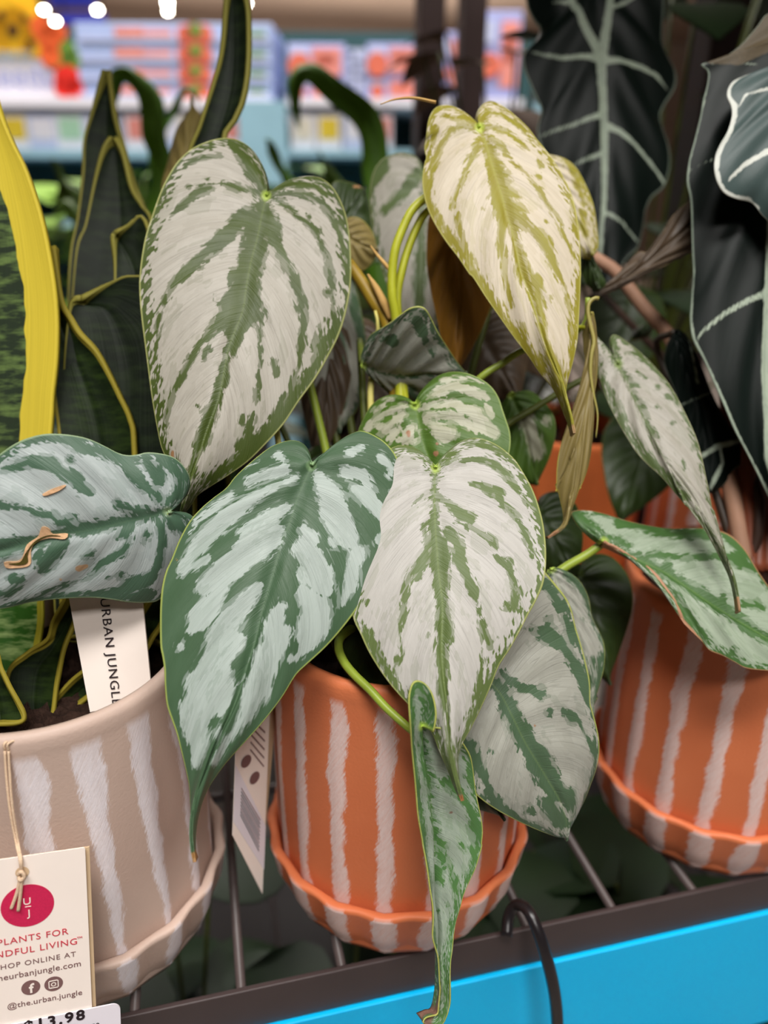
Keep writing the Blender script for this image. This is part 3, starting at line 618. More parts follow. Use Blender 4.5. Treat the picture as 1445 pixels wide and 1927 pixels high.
zE1 = lambda p: Z(650, 790, 3.6125, p); zE2 = lambda p: Z(650, 1150, 3.6125, p)
E = leaf(phil, M['E'], zE1([(612, 325)])[0],
    zE1([(600, 285), (570, 240), (520, 190), (460, 160), (400, 148), (335, 155), (230, 220), (150, 380), (95, 560), (60, 760), (40, 960), (35, 1150), (44, 1300)])
    + zE2([(60, 70), (100, 150), (150, 260), (220, 380), (290, 480), (365, 570), (440, 650), (520, 750), (590, 830), (640, 950), (690, 1060), (740, 1190), (775, 1265), (796, 1290)]),
    zE1([(625, 290), (650, 235), (700, 175), (760, 125), (820, 95), (890, 83), (960, 95), (1040, 130), (1110, 180), (1180, 250), (1240, 350), (1290, 450), (1330, 570), (1358, 700), (1370, 850), (1365, 1000), (1340, 1130), (1280, 1260)])
    + zE2([(1245, 20), (1190, 130), (1120, 260), (1050, 370), (1000, 500), (930, 660), (860, 800), (800, 910), (777, 1000), (782, 1120), (797, 1220), (802, 1270), (796, 1290)]),
    zE1([(605, 450), (605, 600), (610, 750), (620, 900), (630, 1050), (650, 1200)]) + zE2([(655, 0), (650, 150), (650, 300), (660, 450), (680, 600), (690, 750), (705, 900), (730, 1050), (770, 1200), (796, 1290)]),
    0.268, 0.238, tilt=0.002, bend=0.004, curl=0.005, seed=5, nt_=160, nv=42, strokes=[
    zE1([(610, 350, 20), (605, 480, 26), (610, 600, 28), (600, 740, 38), (620, 850, 65), (640, 950, 85), (640, 1060, 60), (650, 1200, 42), (655, 1340, 42)]),
    zE2([(655, 30, 45), (670, 150, 55), (650, 250, 40), (650, 350, 45), (660, 430, 36), (660, 560, 32), (685, 680, 18), (690, 780, 12), (700, 900, 16), (720, 1030, 28), (750, 1130, 25), (785, 1250, 15)]), zE2([(700, 200, 20)]),
    zE1([(560, 920, 40), (500, 1010, 42), (440, 1060, 22), (410, 1150, 24), (395, 1250, 26), (390, 1330, 28)]), zE2([(385, 40, 28), (370, 100, 16), (375, 200, 8), (380, 300, 5), (350, 330, 28)]), zE1([(490, 1090, 18)]), zE1([(560, 870, 30), (530, 740, 20)]),
    zE1([(640, 520, 15), (700, 590, 25), (780, 660, 42), (850, 680, 38), (830, 740, 12), (920, 780, 16), (990, 830, 24), (1020, 880, 12)]),
    zE1([(1030, 950, 28), (1080, 990, 36), (1110, 970, 28), (1130, 1070, 20), (1160, 1180, 32), (1150, 1290, 22)]), zE1([(1080, 1270, 22)]),
    zE1([(700, 780, 50), (760, 850, 42), (760, 940, 50), (820, 1080, 28), (860, 1180, 45), (880, 1240, 12), (905, 1340, 8)]), zE2([(915, 80, 22), (950, 180, 26), (975, 225, 28)]), zE2([(925, 250, 12), (925, 380, 16), (910, 480, 26), (900, 580, 28)]),
    zE1([(660, 290, 20), (730, 260, 10), (850, 265, 16), (960, 250, 24), (1040, 300, 32), (1110, 350, 32), (1150, 430, 28), (1200, 500, 12), (1240, 560, 22)]),
    zE1([(870, 440, 22), (960, 470, 28), (1050, 480, 22), (1060, 560, 22), (1130, 620, 32), (1190, 690, 22), (1220, 770, 22), (1260, 850, 18), (1270, 930, 12)]), zE1([(980, 510, 18)]),
    zE1([(700, 230, 28), (760, 220, 16)]), zE1([(830, 130, 12), (1000, 150, 18), (1100, 210, 18)]), zE1([(470, 580, 14), (520, 520, 8)]), zE1([(540, 220, 18), (430, 190, 14)]),
    zE1([(1300, 560, 12), (1330, 700, 10)]), zE2([(1100, 250, 14), (1030, 390, 20), (960, 520, 40), (900, 660, 28), (850, 770, 14)]), zE2([(1040, 180, 10)]),
    zE2([(130, 100, 20), (180, 200, 24), (240, 330, 28), (300, 430, 34), (340, 520, 14)]), zE1([(150, 1240, 25)]), zE2([(700, 1000, 22), (740, 1120, 28)]), zE2([(555, 175, 8)])],
    tint=[zE2([(780, 1255, 10), (796, 1290, 14)])])

zF = lambda p: Z(660, 570, 4.5156, p)
Fl = leaf(phil, M['F'], zF([(545, 860)])[0],
    zF([(525, 835), (490, 795), (430, 755), (350, 738), (280, 745), (210, 770), (140, 820), (90, 890), (50, 980), (30, 1060), (30, 1160), (60, 1280), (130, 1400), (250, 1530), (420, 1640), (560, 1700), (670, 1730)]),
    zF([(550, 800), (565, 740), (600, 670), (660, 610), (740, 565), (840, 545), (950, 555), (1040, 585), (1130, 630), (1200, 690), (1250, 770), (1280, 860), (1310, 950), (1345, 1060), (1352, 1170), (1330, 1290), (1270, 1400), (1150, 1520), (980, 1620), (800, 1690), (670, 1730)]),
    zF([(565, 960), (590, 1080), (620, 1200), (660, 1310), (680, 1450), (670, 1730)]),
    0.290, 0.282, tilt=-0.004, bend=0.002, curl=0.006, seed=6, mode='S', groove=0.0016, strokes=[
    zF([(250, 850, 22), (180, 900, 14)]), zF([(260, 780, 13), (340, 795, 18)]), zF([(470, 860, 12), (400, 900, 16), (300, 930, 22), (200, 960, 28), (120, 1030, 28)]),
    zF([(440, 940, 22), (380, 1000, 28), (290, 1070, 36), (220, 1040, 26)]), zF([(430, 1010, 18), (390, 1100, 18), (330, 1150, 28)]), zF([(520, 1060, 28), (490, 1110, 45), (520, 1160, 36), (420, 1170, 26)]),
    zF([(690, 770, 22), (800, 720, 32), (900, 690, 28), (1000, 720, 36), (1100, 760, 36), (1140, 790, 18)]), zF([(780, 640, 16), (880, 620, 12), (1000, 600, 10), (1100, 650, 10)]),
    zF([(600, 880, 14), (750, 870, 22), (870, 840, 32), (930, 900, 28), (1040, 930, 52), (1130, 1010, 48), (1200, 1090, 36)]), zF([(650, 960, 18), (750, 965, 22), (900, 975, 26), (1000, 1010, 36), (1080, 1060, 32)]),
    zF([(650, 1000, 22), (750, 1060, 36), (850, 1120, 45), (800, 1170, 32), (740, 1110, 36)]), zF([(1150, 860, 34), (1180, 930, 22)])],
    tint=[zF([(495, 1110, 22), (500, 1140, 14)]), zF([(740, 1205, 14)]), zF([(730, 1290, 24)])])

K = leaf(phil, M['G'], zF([(95, 540)])[0], zF([(90, 480), (150, 330), (220, 250), (330, 170), (420, 105), (500, 60), (580, 45), (640, 70), (690, 150), (740, 250), (800, 350), (860, 450), (920, 540), (1000, 640)])[0:],
    zF([(110, 590), (160, 650), (210, 700), (300, 780), (450, 860), (600, 880), (800, 820), (1000, 640)]), zF([(250, 590), (450, 600), (700, 580), (1000, 640)]),
    0.312, 0.318, tilt=-0.02, bend=0.003, curl=0.003, seed=7, strokes=[zF([(95, 540, 8), (250, 590, 14), (450, 600, 10), (700, 580, 12)]), zF([(360, 310, 45), (280, 290, 30)]), zF([(560, 150, 60), (640, 300, 26), (700, 420, 18)]), zF([(200, 560, 20)]), zF([(520, 700, 36), (560, 800, 28)])])

zG1 = lambda p: Z(860, 1050, 4.8167, p); zG2 = lambda p: Z(860, 1310, 4.8167, p)
G = leaf(phil, M['G'], zG1([(280, 1060)])[0],
    zG1([(200, 1040), (100, 1060), (0, 1120), (-60, 1250)]) + zG2([(-70, 60), (-60, 200), (0, 350), (60, 480), (90, 600), (115, 710), (150, 860), (250, 960), (400, 1060), (550, 1140), (700, 1210), (850, 1270), (960, 1308), (1000, 1312)]),
    zG1([(330, 900), (420, 600), (540, 300), (660, 120), (740, 75), (805, 85), (870, 150), (950, 250), (1040, 370), (1090, 480), (1120, 600), (1160, 780), (1190, 950), (1210, 1120), (1202, 1300)]) + zG2([(1215, 120), (1250, 260), (1280, 400), (1290, 540), (1280, 680), (1250, 830), (1215, 980), (1170, 1090), (1100, 1220), (1040, 1290), (1000, 1312)]),
    zG1([(330, 1150), (400, 1250)]) + zG2([(480, 180), (580, 400), (700, 600), (800, 760), (900, 920), (980, 1100), (1000, 1312)]),
    0.264, 0.277, tilt=0.012, bend=0.004, curl=0.004, seed=8, nt_=140, nv=40, strokes=[
    zG1([(400, 1030, 29), (450, 1100, 36), (560, 1160, 51), (650, 1180, 36), (730, 1210, 58), (790, 1240, 20)]), zG1([(620, 640, 17), (700, 660, 29), (850, 700, 94), (930, 750, 70), (980, 830, 61), (1060, 930, 61), (1120, 1020, 70), (1170, 1200, 55), (1180, 1330, 29)]),
    zG1([(800, 230, 58), (880, 290, 58), (950, 390, 70), (1010, 500, 44), (1050, 640, 36), (1090, 780, 46)]), zG1([(860, 560, 32), (850, 610, 26)]), zG1([(350, 1130, 58), (400, 1230, 65), (440, 1310, 72)]),
    zG2([(420, 80, 84), (480, 180, 75), (540, 320, 96), (600, 440, 84), (680, 500, 96), (760, 580, 70)]), zG2([(660, 600, 96), (780, 680, 109), (720, 740, 65), (830, 800, 96), (900, 870, 84), (960, 880, 80), (1010, 960, 61), (1040, 1060, 41)]), zG2([(780, 950, 80), (840, 1030, 80), (920, 1130, 80), (1000, 1150, 52)]),
    zG2([(920, 110, 29), (1010, 180, 58), (1070, 210, 32), (1130, 330, 17), (1200, 420, 32), (1240, 520, 32), (1250, 700, 14)]), zG2([(130, 450, 55), (160, 580, 55), (210, 700, 41), (250, 780, 26), (300, 880, 41), (350, 960, 41), (480, 1060, 32), (600, 1140, 26), (750, 1200, 38)]), zG2([(640, 1030, 55)]), zG2([(270, 480, 26)]), zG2([(800, 130, 44)])],
    tint=[zG2([(660, 245, 14)])])
Ml = leaf(phil, M['G'], zG1([(860, 95)])[0], zG1([(820, 200), (850, 500), (950, 800), (1050, 1100), (1150, 1330)]) + zG2([(1200, 150), (1235, 185)]),
    zG1([(940, 85), (1050, 130), (1150, 210), (1220, 310), (1255, 400), (1275, 540), (1320, 660), (1355, 770), (1368, 900), (1360, 1030), (1320, 1180), (1290, 1280)]) + zG2([(1310, 20), (1275, 100), (1235, 185)]),
    zG1([(1000, 400), (1110, 700), (1190, 1000), (1225, 1250)]) + zG2([(1235, 185)]), 0.296, 0.292, tilt=0.01, curl=0.003, seed=9,
    strokes=[zG1([(1000, 150, 40), (1180, 300, 45), (1230, 450, 30)]), zG1([(1330, 900, 40), (1300, 1100, 40), (1260, 1300, 30)]), zG1([(1220, 900, 20), (1240, 1150, 25)]), zG1([(1150, 560, 26)])])

zH1 = lambda p: Z(720, 1260, 5.668, p); zH2 = lambda p: Z(740, 1580, 5.555, p)
Hl = leaf(phil, M['H'], zH1([(388, 585)])[0],
    zH1([(405, 480), (420, 350), (412, 200), (375, 110), (310, 72), (250, 92), (210, 170), (187, 280), (188, 420), (205, 560), (240, 720), (280, 900), (310, 1080), (340, 1300), (370, 1550), (410, 1780)])
    + zH2([(300, 40), (322, 160), (340, 300), (357, 480), (378, 650), (381, 800), (376, 960), (402, 1065), (438, 1180), (455, 1320), (466, 1470), (472, 1540), (458, 1680), (440, 1790), (380, 1812), (315, 1828), (285, 1860), (300, 1880)]),
    zH1([(480, 560), (600, 600), (720, 680), (800, 780), (870, 890), (910, 1020), (940, 1180), (980, 1380), (1020, 1560), (1033, 1700), (1022, 1830)])
    + zH2([(895, 40), (870, 140), (830, 290), (770, 450), (730, 580), (700, 720), (660, 860), (630, 1000), (600, 1150), (572, 1260), (552, 1400), (542, 1540), (532, 1650), (500, 1760), (450, 1855), (390, 1888), (330, 1884), (300, 1880)]),
    zH1([(420, 750), (480, 950), (530, 1150), (570, 1350), (590, 1550), (605, 1750)]) + zH2([(500, 100), (500, 300), (492, 500), (495, 700), (515, 900), (520, 1100), (512, 1300), (503, 1480), (492, 1650), (448, 1820), (380, 1850), (300, 1880)]),
    0.2455, 0.262, tilt=0.032, bend=-0.002, curl=-0.003, seed=10, nt_=170, nv=26, lobe=0.004, groove=0.003, gpow=1.15, strokes=[
    zH1([(240, 160, 50), (220, 300, 40), (225, 500, 38), (245, 650, 40), (290, 850, 40), (330, 1100, 38), (380, 1350, 42), (420, 1600, 38), (450, 1850, 34)]), zH2([(330, 60, 22), (350, 300, 22), (385, 550, 16), (395, 750, 12), (400, 1000, 20), (450, 1150, 24)]), zH1([(320, 130, 50), (380, 300, 20)]),
    zH1([(390, 620, 30), (440, 850, 55), (480, 1050, 55), (540, 1250, 55), (560, 1450, 32), (590, 1650, 36), (620, 1850, 45)]), zH2([(540, 80, 40), (560, 250, 40), (530, 420, 36), (515, 500, 22)]),
    zH1([(900, 950, 28), (880, 1080, 36), (920, 1200, 22)]), zH1([(680, 1200, 55), (780, 1300, 55), (850, 1380, 36), (950, 1550, 46), (980, 1700, 55), (990, 1850, 46)]), zH2([(850, 60, 36), (800, 280, 16), (760, 390, 16)]),
    zH2([(600, 250, 28), (630, 350, 36), (660, 450, 32), (670, 550, 26), (670, 650, 22), (670, 760, 16)]), zH2([(720, 50, 22), (760, 110, 12)]), zH2([(520, 800, 14)]), zH2([(595, 710, 12)])],
    tint=[zH2([(470, 1500, 8), (462, 1650, 14), (440, 1810, 20), (380, 1850, 26), (300, 1880, 26)]), zH1([(755, 1545, 16)])])

zI = lambda p: Z(1110, 600, 4.3134, p); zJ = lambda p: Z(1070, 920, 3.8533, p)
I_ = leaf(phil, M['I'], zI([(232, 365)])[0],
    zI([(200, 320), (150, 220), (90, 140), (50, 105), (20, 140), (20, 220), (55, 330), (98, 470), (150, 640), (220, 800), (300, 950), (390, 1090), (480, 1190), (580, 1290), (680, 1420), (770, 1540)]) + zJ([(800, 90), (880, 190), (960, 290), (1020, 380), (1080, 470), (1130, 550), (1170, 620), (1200, 700), (1225, 800), (1238, 890)]),
    zI([(200, 280), (180, 200), (178, 130), (205, 92), (250, 105), (330, 160), (420, 230), (500, 310), (570, 400), (640, 500), (700, 620), (750, 740), (800, 860), (850, 980), (890, 1100), (930, 1250), (970, 1400), (1000, 1540)]) + zJ([(1060, 150), (1090, 260), (1130, 400), (1160, 520), (1190, 640), (1217, 740), (1240, 830), (1238, 890)]),
    zI([(290, 480), (340, 620), (410, 780), (470, 930), (530, 1080), (620, 1220), (720, 1350), (830, 1500)]) + zJ([(900, 130), (1000, 300), (1090, 450), (1170, 600), (1213, 740), (1238, 890)]),
    0.318, 0.281, tilt=0.012, bend=0.004, curl=0.003, seed=12, nt_=140, strokes=[
    zI([(235, 370, 14), (280, 450, 18), (340, 540, 36), (370, 540, 26)]), zI([(300, 520, 8), (360, 660, 22), (410, 760, 28), (450, 870, 28), (500, 960, 26), (550, 1000, 12)]), zI([(500, 1000, 8), (540, 1100, 6), (620, 1220, 6)]), zI([(200, 130, 28), (220, 230, 20), (230, 320, 14)]),
    zI([(300, 265, 10), (420, 270, 36), (460, 320, 32), (560, 420, 12), (600, 470, 18)]), zI([(390, 440, 12), (450, 490, 12)]), zI([(550, 560, 22)]), zI([(620, 640, 22), (680, 650, 24), (720, 720, 14), (780, 820, 14)]), zI([(830, 1060, 28)]), zI([(520, 740, 10), (545, 765, 6)]), zI([(650, 870, 9)]), zI([(730, 1190, 14), (750, 1240, 8)]),
    zI([(110, 450, 10), (180, 600, 12), (250, 750, 14), (330, 930, 18), (420, 1080, 18), (520, 1190, 20), (640, 1330, 14), (760, 1480, 14)])],
    tint=[zJ([(1225, 800, 14), (1238, 890, 20)])])
J = leaf(phil, M['J'], zJ([(258, 382)])[0],
    zJ([(320, 412), (400, 460), (490, 510), (560, 560), (640, 650), (700, 720), (760, 800), (800, 870), (832, 945), (900, 1010), (1000, 1090), (1060, 1150), (1150, 1187), (1240, 1240), (1320, 1285), (1445, 1302), (1600, 1300), (1750, 1240)]),
    zJ([(180, 325), (100, 245), (52, 170), (46, 132), (100, 120), (200, 125), (320, 150), (440, 185), (560, 215), (700, 245), (800, 260), (900, 262), (1000, 272), (1100, 295), (1180, 330), (1250, 390), (1310, 460), (1370, 550), (1430, 630), (1500, 720), (1600, 860), (1700, 1050), (1750, 1240)]),
    zJ([(420, 475), (560, 540), (700, 615), (830, 705), (960, 800), (1100, 890), (1250, 980), (1445, 1090), (1600, 1180), (1750, 1240)]),
    0.298, 0.288, tilt=0.03, bend=0.002, curl=0.004, seed=13, nt_=140, strokes=[
    zJ([(400, 470, 30), (560, 530, 32), (700, 620, 42), (830, 700, 42), (950, 780, 55), (1050, 850, 55), (1150, 900, 36), (1250, 980, 55), (1350, 1060, 36), (1445, 1100, 36), (1600, 1180, 30)]),
    zJ([(560, 500, 24), (680, 490, 28), (800, 515, 18), (950, 500, 28), (1050, 490, 28), (1150, 500, 36), (1250, 530, 46), (1340, 560, 36), (1400, 590, 18)]), zJ([(100, 170, 48), (150, 230, 36), (250, 330, 28), (350, 370, 28), (430, 410, 28)]),
    zJ([(400, 220, 55), (550, 250, 50), (700, 300, 55), (770, 320, 46), (880, 330, 46), (1000, 330, 46)]), zJ([(1150, 340, 36), (1250, 430, 36), (1300, 480, 28)]), zJ([(760, 760, 26), (830, 880, 16), (900, 960, 26), (1000, 1060, 12)]), zJ([(1200, 1180, 28)]), zJ([(700, 560, 36)]), zJ([(1100, 800, 36)]), zJ([(1250, 840, 28), (1350, 830, 28), (1420, 860, 18)]), zJ([(660, 480, 30)])],
    tint=[zJ([(265, 388, 16), (340, 425, 10), (490, 510, 7)]), zJ([(560, 560, 7), (640, 650, 8), (760, 800, 6), (832, 945, 10), (1000, 1090, 5)])])

# leaves seen from behind, in the shade, or half hidden
zP = lambda p: Z(950, 450, 2.919, p); zP2 = lambda p: Z(950, 900, 2.919, p)
Pl = leaf(phil, M['olive'], zP([(478, 400)])[0],
    zP([(450, 480), (452, 600), (455, 700), (440, 800), (400, 900), (350, 1020), (312, 1150), (300, 1270), (305, 1380)]) + zP2([(305, 30), (322, 110), (335, 200), (318, 262), (280, 288), (236, 326)]),
    zP([(500, 470), (524, 560), (532, 630), (524, 750), (502, 890), (510, 980), (505, 1080), (490, 1180), (460, 1280), (420, 1370)]) + zP2([(420, 50), (388, 150), (368, 225), (338, 275), (290, 310), (236, 326)]),
    zP([(480, 600), (480, 750), (455, 900), (425, 1050), (400, 1200), (380, 1350)]) + zP2([(365, 80), (352, 200), (330, 262), (236, 326)]), 0.303, 0.292, tilt=0.005, curl=0.003, seed=14, tint=[zP2([(236, 326, 24), (290, 300, 16)])], groove=0.0005)
tube('rolled_edge', [at(*p, 0.300) for p in zP([(516, 326), (490, 325), (462, 352), (455, 400), (468, 470), (488, 560), (474, 640), (470, 740), (486, 850), (504, 930), (509, 990), (500, 1090)])], [0.0008, 0.0008, 0.0008, 0.0006, 0.0004, 0.0002], plain('rolled_leaf_edge', (158, 148, 76), 0.45), Pl.o, 50, 8)
tube('bract_tip', [at(*p, 0.296) for p in Z(480, 0, 2.779, [(655, 545), (730, 520), (830, 513), (945, 535)])], [0.0003, 0.0008, 0.0011, 0.0012], M['tan'], phil, 24, 8, 0.5)
Ll = leaf(phil, M['I'], (800, 330), [(790, 290), (765, 277), (735, 280), (710, 297), (697, 330), (696, 380), (705, 440), (720, 500), (740, 560), (765, 610), (795, 640)], [(810, 290), (840, 280), (870, 320), (880, 400), (870, 480), (850, 560), (795, 640)], [(797, 400), (793, 480), (790, 560), (795, 640)],
    0.37, 0.36, seed=15, curl=0.006, strokes=[[(789, 324, 12), (753, 367, 13), (725, 389, 8)], [(800, 340, 6), (793, 450, 10), (788, 530, 13), (790, 580, 10)], [(700, 330, 14), (720, 300, 14)]])
B2 = leaf(phil, M['B'], (1015, 292), [(1000, 330), (1008, 400), (1045, 450), (1090, 475), (1116, 480)], [(1039, 281), (1063, 288), (1087, 308), (1104, 336), (1118, 370), (1127, 404), (1131, 438), (1128, 464), (1116, 480)], [(1060, 360), (1095, 430), (1116, 480)], 0.335, 0.33, seed=16,
    strokes=[[(1070, 300, 5), (1090, 340, 7), (1100, 380, 5)], [(1095, 400, 7), (1102, 440, 7)], [(1060, 360, 4), (1095, 430, 4)]])
Nl = leaf(phil, M['amber'], (850, 370), [(812, 385), (804, 470), (812, 540), (825, 600), (840, 660), (858, 705)], [(900, 390), (938, 480), (936, 540), (915, 600), (890, 650), (858, 705)], [(862, 470), (866, 560), (862, 640), (858, 705)], 0.33, 0.325, seed=17, curl=0.006)
Ql = leaf(phil, M['G'], (600, 470), [(560, 520), (560, 620), (590, 720), (640, 815)], [(640, 455), (668, 510), (686, 570), (696, 640), (693, 700), (680, 760), (640, 815)], [(620, 560), (640, 680), (640, 815)], 0.345, 0.34, seed=18, tilt=0.02, strokes=[[(610, 520, 10), (640, 640, 12), (645, 760, 8)], [(670, 560, 12), (685, 640, 10)]])
N2 = leaf(phil, M['brownleaf'], (610, 590), [(570, 640), (560, 720), (575, 800), (592, 870)], [(650, 610), (662, 680), (645, 770), (615, 840), (592, 870)], [(612, 700), (605, 800), (592, 870)], 0.345, 0.335, seed=19)
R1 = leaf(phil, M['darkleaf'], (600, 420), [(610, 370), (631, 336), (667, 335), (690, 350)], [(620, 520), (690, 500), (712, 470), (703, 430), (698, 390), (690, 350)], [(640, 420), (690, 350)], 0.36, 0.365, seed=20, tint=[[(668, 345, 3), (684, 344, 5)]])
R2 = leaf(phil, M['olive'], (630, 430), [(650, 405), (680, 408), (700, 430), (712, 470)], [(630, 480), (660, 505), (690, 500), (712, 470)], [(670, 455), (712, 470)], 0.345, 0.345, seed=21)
S5 = leaf(phil, M['olive'], (345, 430), [(302, 400), (297, 330), (309, 270), (330, 212), (360, 182)], [(395, 400), (401, 300), (390, 240), (380, 197), (360, 182)], [(350, 340), (356, 260), (360, 182)], 0.37, 0.40, seed=24, curl=0.008)
petiole(phil, S5, M['stalk_d'], 0.0014, dx=-.01)
O1 = leaf(phil, M['F'], (960, 740), [(930, 780), (940, 850), (975, 900), (1012, 912)], [(1000, 730), (1035, 760), (1048, 800), (1040, 850), (1012, 912)], [(985, 800), (1012, 912)], 0.335, 0.33, seed=22, strokes=[[(990, 790, 12), (1010, 850, 12)], [(1030, 790, 7)]], mode='S')
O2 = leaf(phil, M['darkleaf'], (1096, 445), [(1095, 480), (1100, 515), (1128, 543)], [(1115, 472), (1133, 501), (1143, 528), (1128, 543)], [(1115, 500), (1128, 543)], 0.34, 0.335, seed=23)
# dim leaves deep in the clump
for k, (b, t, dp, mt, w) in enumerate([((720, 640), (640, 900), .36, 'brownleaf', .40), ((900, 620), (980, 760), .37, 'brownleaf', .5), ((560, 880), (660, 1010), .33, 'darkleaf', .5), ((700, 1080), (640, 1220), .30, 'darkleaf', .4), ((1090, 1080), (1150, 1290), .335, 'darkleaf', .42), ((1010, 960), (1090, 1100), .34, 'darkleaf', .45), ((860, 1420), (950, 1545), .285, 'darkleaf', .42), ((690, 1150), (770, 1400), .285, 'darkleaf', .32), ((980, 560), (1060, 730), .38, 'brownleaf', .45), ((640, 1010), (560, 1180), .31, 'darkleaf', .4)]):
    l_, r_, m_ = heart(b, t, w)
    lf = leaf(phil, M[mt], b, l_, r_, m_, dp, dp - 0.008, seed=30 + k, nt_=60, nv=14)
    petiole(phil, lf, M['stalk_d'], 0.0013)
for lf, mt, dx in ((A, 'stalk', -.012), (D, 'stalk', -.008), (E, 'stalk', .004), (Fl, 'stalk', .006), (G, 'stalk_d', .012), (Ll, 'stalk_d', 0), (B2, 'stalk_d', .01), (K, 'stalk_d', -.006), (Ql, 'stalk_d', -.01), (R1, 'stalk_d', -.004)):
    petiole(phil, lf, M[mt], 0.0016, dx=dx)
def px_tube(name, pts, r, mat, parent, **k): return tube(name, [at(*p) for p in pts], r, mat, parent, **k)
px_tube('petiole', [(905, 242, .304), (860, 330, .312), (802, 371, .312), (775, 396, .311), (757, 432, .311), (744, 468, .311), (738, 510, .312), (738, 558, .313), (745, 600, .315), (752, 700, .318), (756, 860, .315)], [.0018, .0018, .0019, .0021, .0026], M['stalk_y'], B.o, n=50)
px_tube('petiole', [(860, 372, .318), (806, 396, .316), (786, 425, .316), (768, 468, .316), (755, 515, .316), (747, 560, .317), (750, 620, .318), (760, 760, .318)], [.0016, .0017, .0019, .0022], M['stalk_y'], Nl.o, n=40)
px_tube('stem', [(655, 495, .325), (680, 530, .323), (705, 570, .322), (730, 612, .322), (745, 720, .322), (752, 900, .318), (752, 1060, .312)], [.0026, .0030, .0034, .0036, .0036], M['stalk_o'], phil, n=40)
px_tube('highlight_or_tendril', [(692, 516, .318), (708, 542, .317), (722, 570, .317), (735, 600, .318)], [.0004, .0014, .0018, .0012], M['tan'], phil)  # orange highlight on the stem, laid on as a tan tube
px_tube('highlight_or_tendril', [(697, 462, .314), (710, 480, .313), (722, 494, .312), (735, 510, .312)], [.0002, .0006, .0008, .0008], M['tan'], phil)
px_tube('petiole', [(706, 585, .316), (711, 612, .316), (708, 660, .32), (697, 735, .32), (705, 850, .318), (735, 1000, .314)], [.0006, .0013, .0016, .0020], M['pale'], phil)
px_tube('petiole', [(1106, 560, .305), (1100, 610, .309), (1060, 635, .309), (982, 660, .309), (945, 684, .309), (906, 709, .309), (860, 760, .312), (800, 900, .312), (765, 1060, .311)], [.0010, .0014, .0015, .0017, .002], M['stalk'], Pl.o, n=50)
px_tube('petiole', [(1112, 618, .304), (1085, 616, .308), (1060, 622, .312)], [.0008, .0009, .0009], M['stalk_y'], phil)
px_tube('petiole', [(1160, 690, .321), (1140, 700, .328), (1091, 717, .330), (1044, 744, .330), (1004, 769, .330), (954, 800, .328), (880, 860, .322), (800, 1000, .314)], [.0014, .0014, .0016, .002], M['stalk_d'], I_.o, n=40)
px_tube('petiole', [(1137, 1020, .304), (1105, 1043, .304), (1070, 1063, .303), (1040, 1082, .302), (960, 1120, .303), (860, 1130, .308)], [.0017, .0018, .0018, .002], M['stalk'], J.o, n=36)
px_tube('petiole', [(780, 1378, .2505), (760, 1362, .251), (725, 1330, .254), (697, 1299, .257), (667, 1270, .261), (647, 1245, .265), (637, 1218, .270), (645, 1195, .278), (690, 1165, .298)], [.0014, .0015, .0016, .0018], M['stalk'], Hl.o, n=40)
px_tube('petiole', [(315, 963, .258), (345, 985, .262), (420, 1010, .275), (540, 1060, .292), (690, 1130, .305)], [.0016, .0017, .0019], M['stalk'], C_.o)
px_tube('petiole', [(520, 810, .30), (525, 845, .298), (522, 900, .295), (600, 1040, .30), (720, 1130, .308)], [.0012, .0014, .0018], M['pale'], phil)

# ------------------------------------------------------------------ alocasia
zL = lambda p: Z(950, 0, 2.919, p)
AL1 = leaf(aloc, M['aloc'], zL([(480, -250)])[0],
    zL([(430, -380), (330, -430), (200, -350), (140, -200), (150, -60), (165, 0), (190, 60), (215, 110), (190, 180), (140, 240), (105, 300), (110, 380), (140, 460), (180, 540), (208, 600), (190, 690), (220, 800), (300, 950), (360, 1150), (430, 1350), (490, 1500), (530, 1620)]),
    zL([(540, -380), (650, -430), (780, -350), (860, -200), (885, 0), (890, 100), (900, 190), (940, 260), (980, 330), (985, 400), (960, 460), (915, 530), (890, 590), (900, 660), (930, 760), (940, 850), (930, 930), (900, 1000), (840, 1050), (805, 1120), (790, 1190), (770, 1270), (740, 1350), (690, 1400), (640, 1460), (580, 1560), (530, 1620)]),
    zL([(520, 100), (535, 300), (545, 500), (552, 700), (552, 900), (545, 1100), (530, 1300), (525, 1450), (530, 1620)]), 0.44, 0.43, tilt=0.01, curl=0.006, seed=40, wav=0.004, quilt=0.0008, nt_=150, nv=36, mode='S', strokes=[
    zL([(300, -250, 14), (375, 0, 20), (440, 140, 24), (510, 270, 28)]), zL([(640, -300, 12), (580, 0, 22), (560, 150, 24), (535, 300, 30)]), zL([(530, 300, 32), (540, 500, 24), (548, 700, 24), (550, 900, 20), (545, 1100, 16), (530, 1300, 12), (522, 1500, 6)]),
    zL([(500, 320, 22), (420, 308, 16), (300, 310, 13), (220, 302, 11), (150, 275, 8)]), zL([(570, 330, 20), (680, 330, 16), (760, 345, 14), (860, 385, 12), (930, 440, 8)]), zL([(530, 630, 18), (380, 675, 12), (210, 725, 9)]), zL([(570, 690, 22), (640, 730, 16), (720, 790, 13), (830, 890, 11), (910, 975, 8)]), zL([(530, 840, 16), (400, 890, 9), (330, 930, 6)]), zL([(555, 1165, 13), (650, 1225, 10), (740, 1310, 7)]),
    zL([(350, 5, 12), (280, -10, 9)]), zL([(600, 35, 14), (720, -20, 10)])])
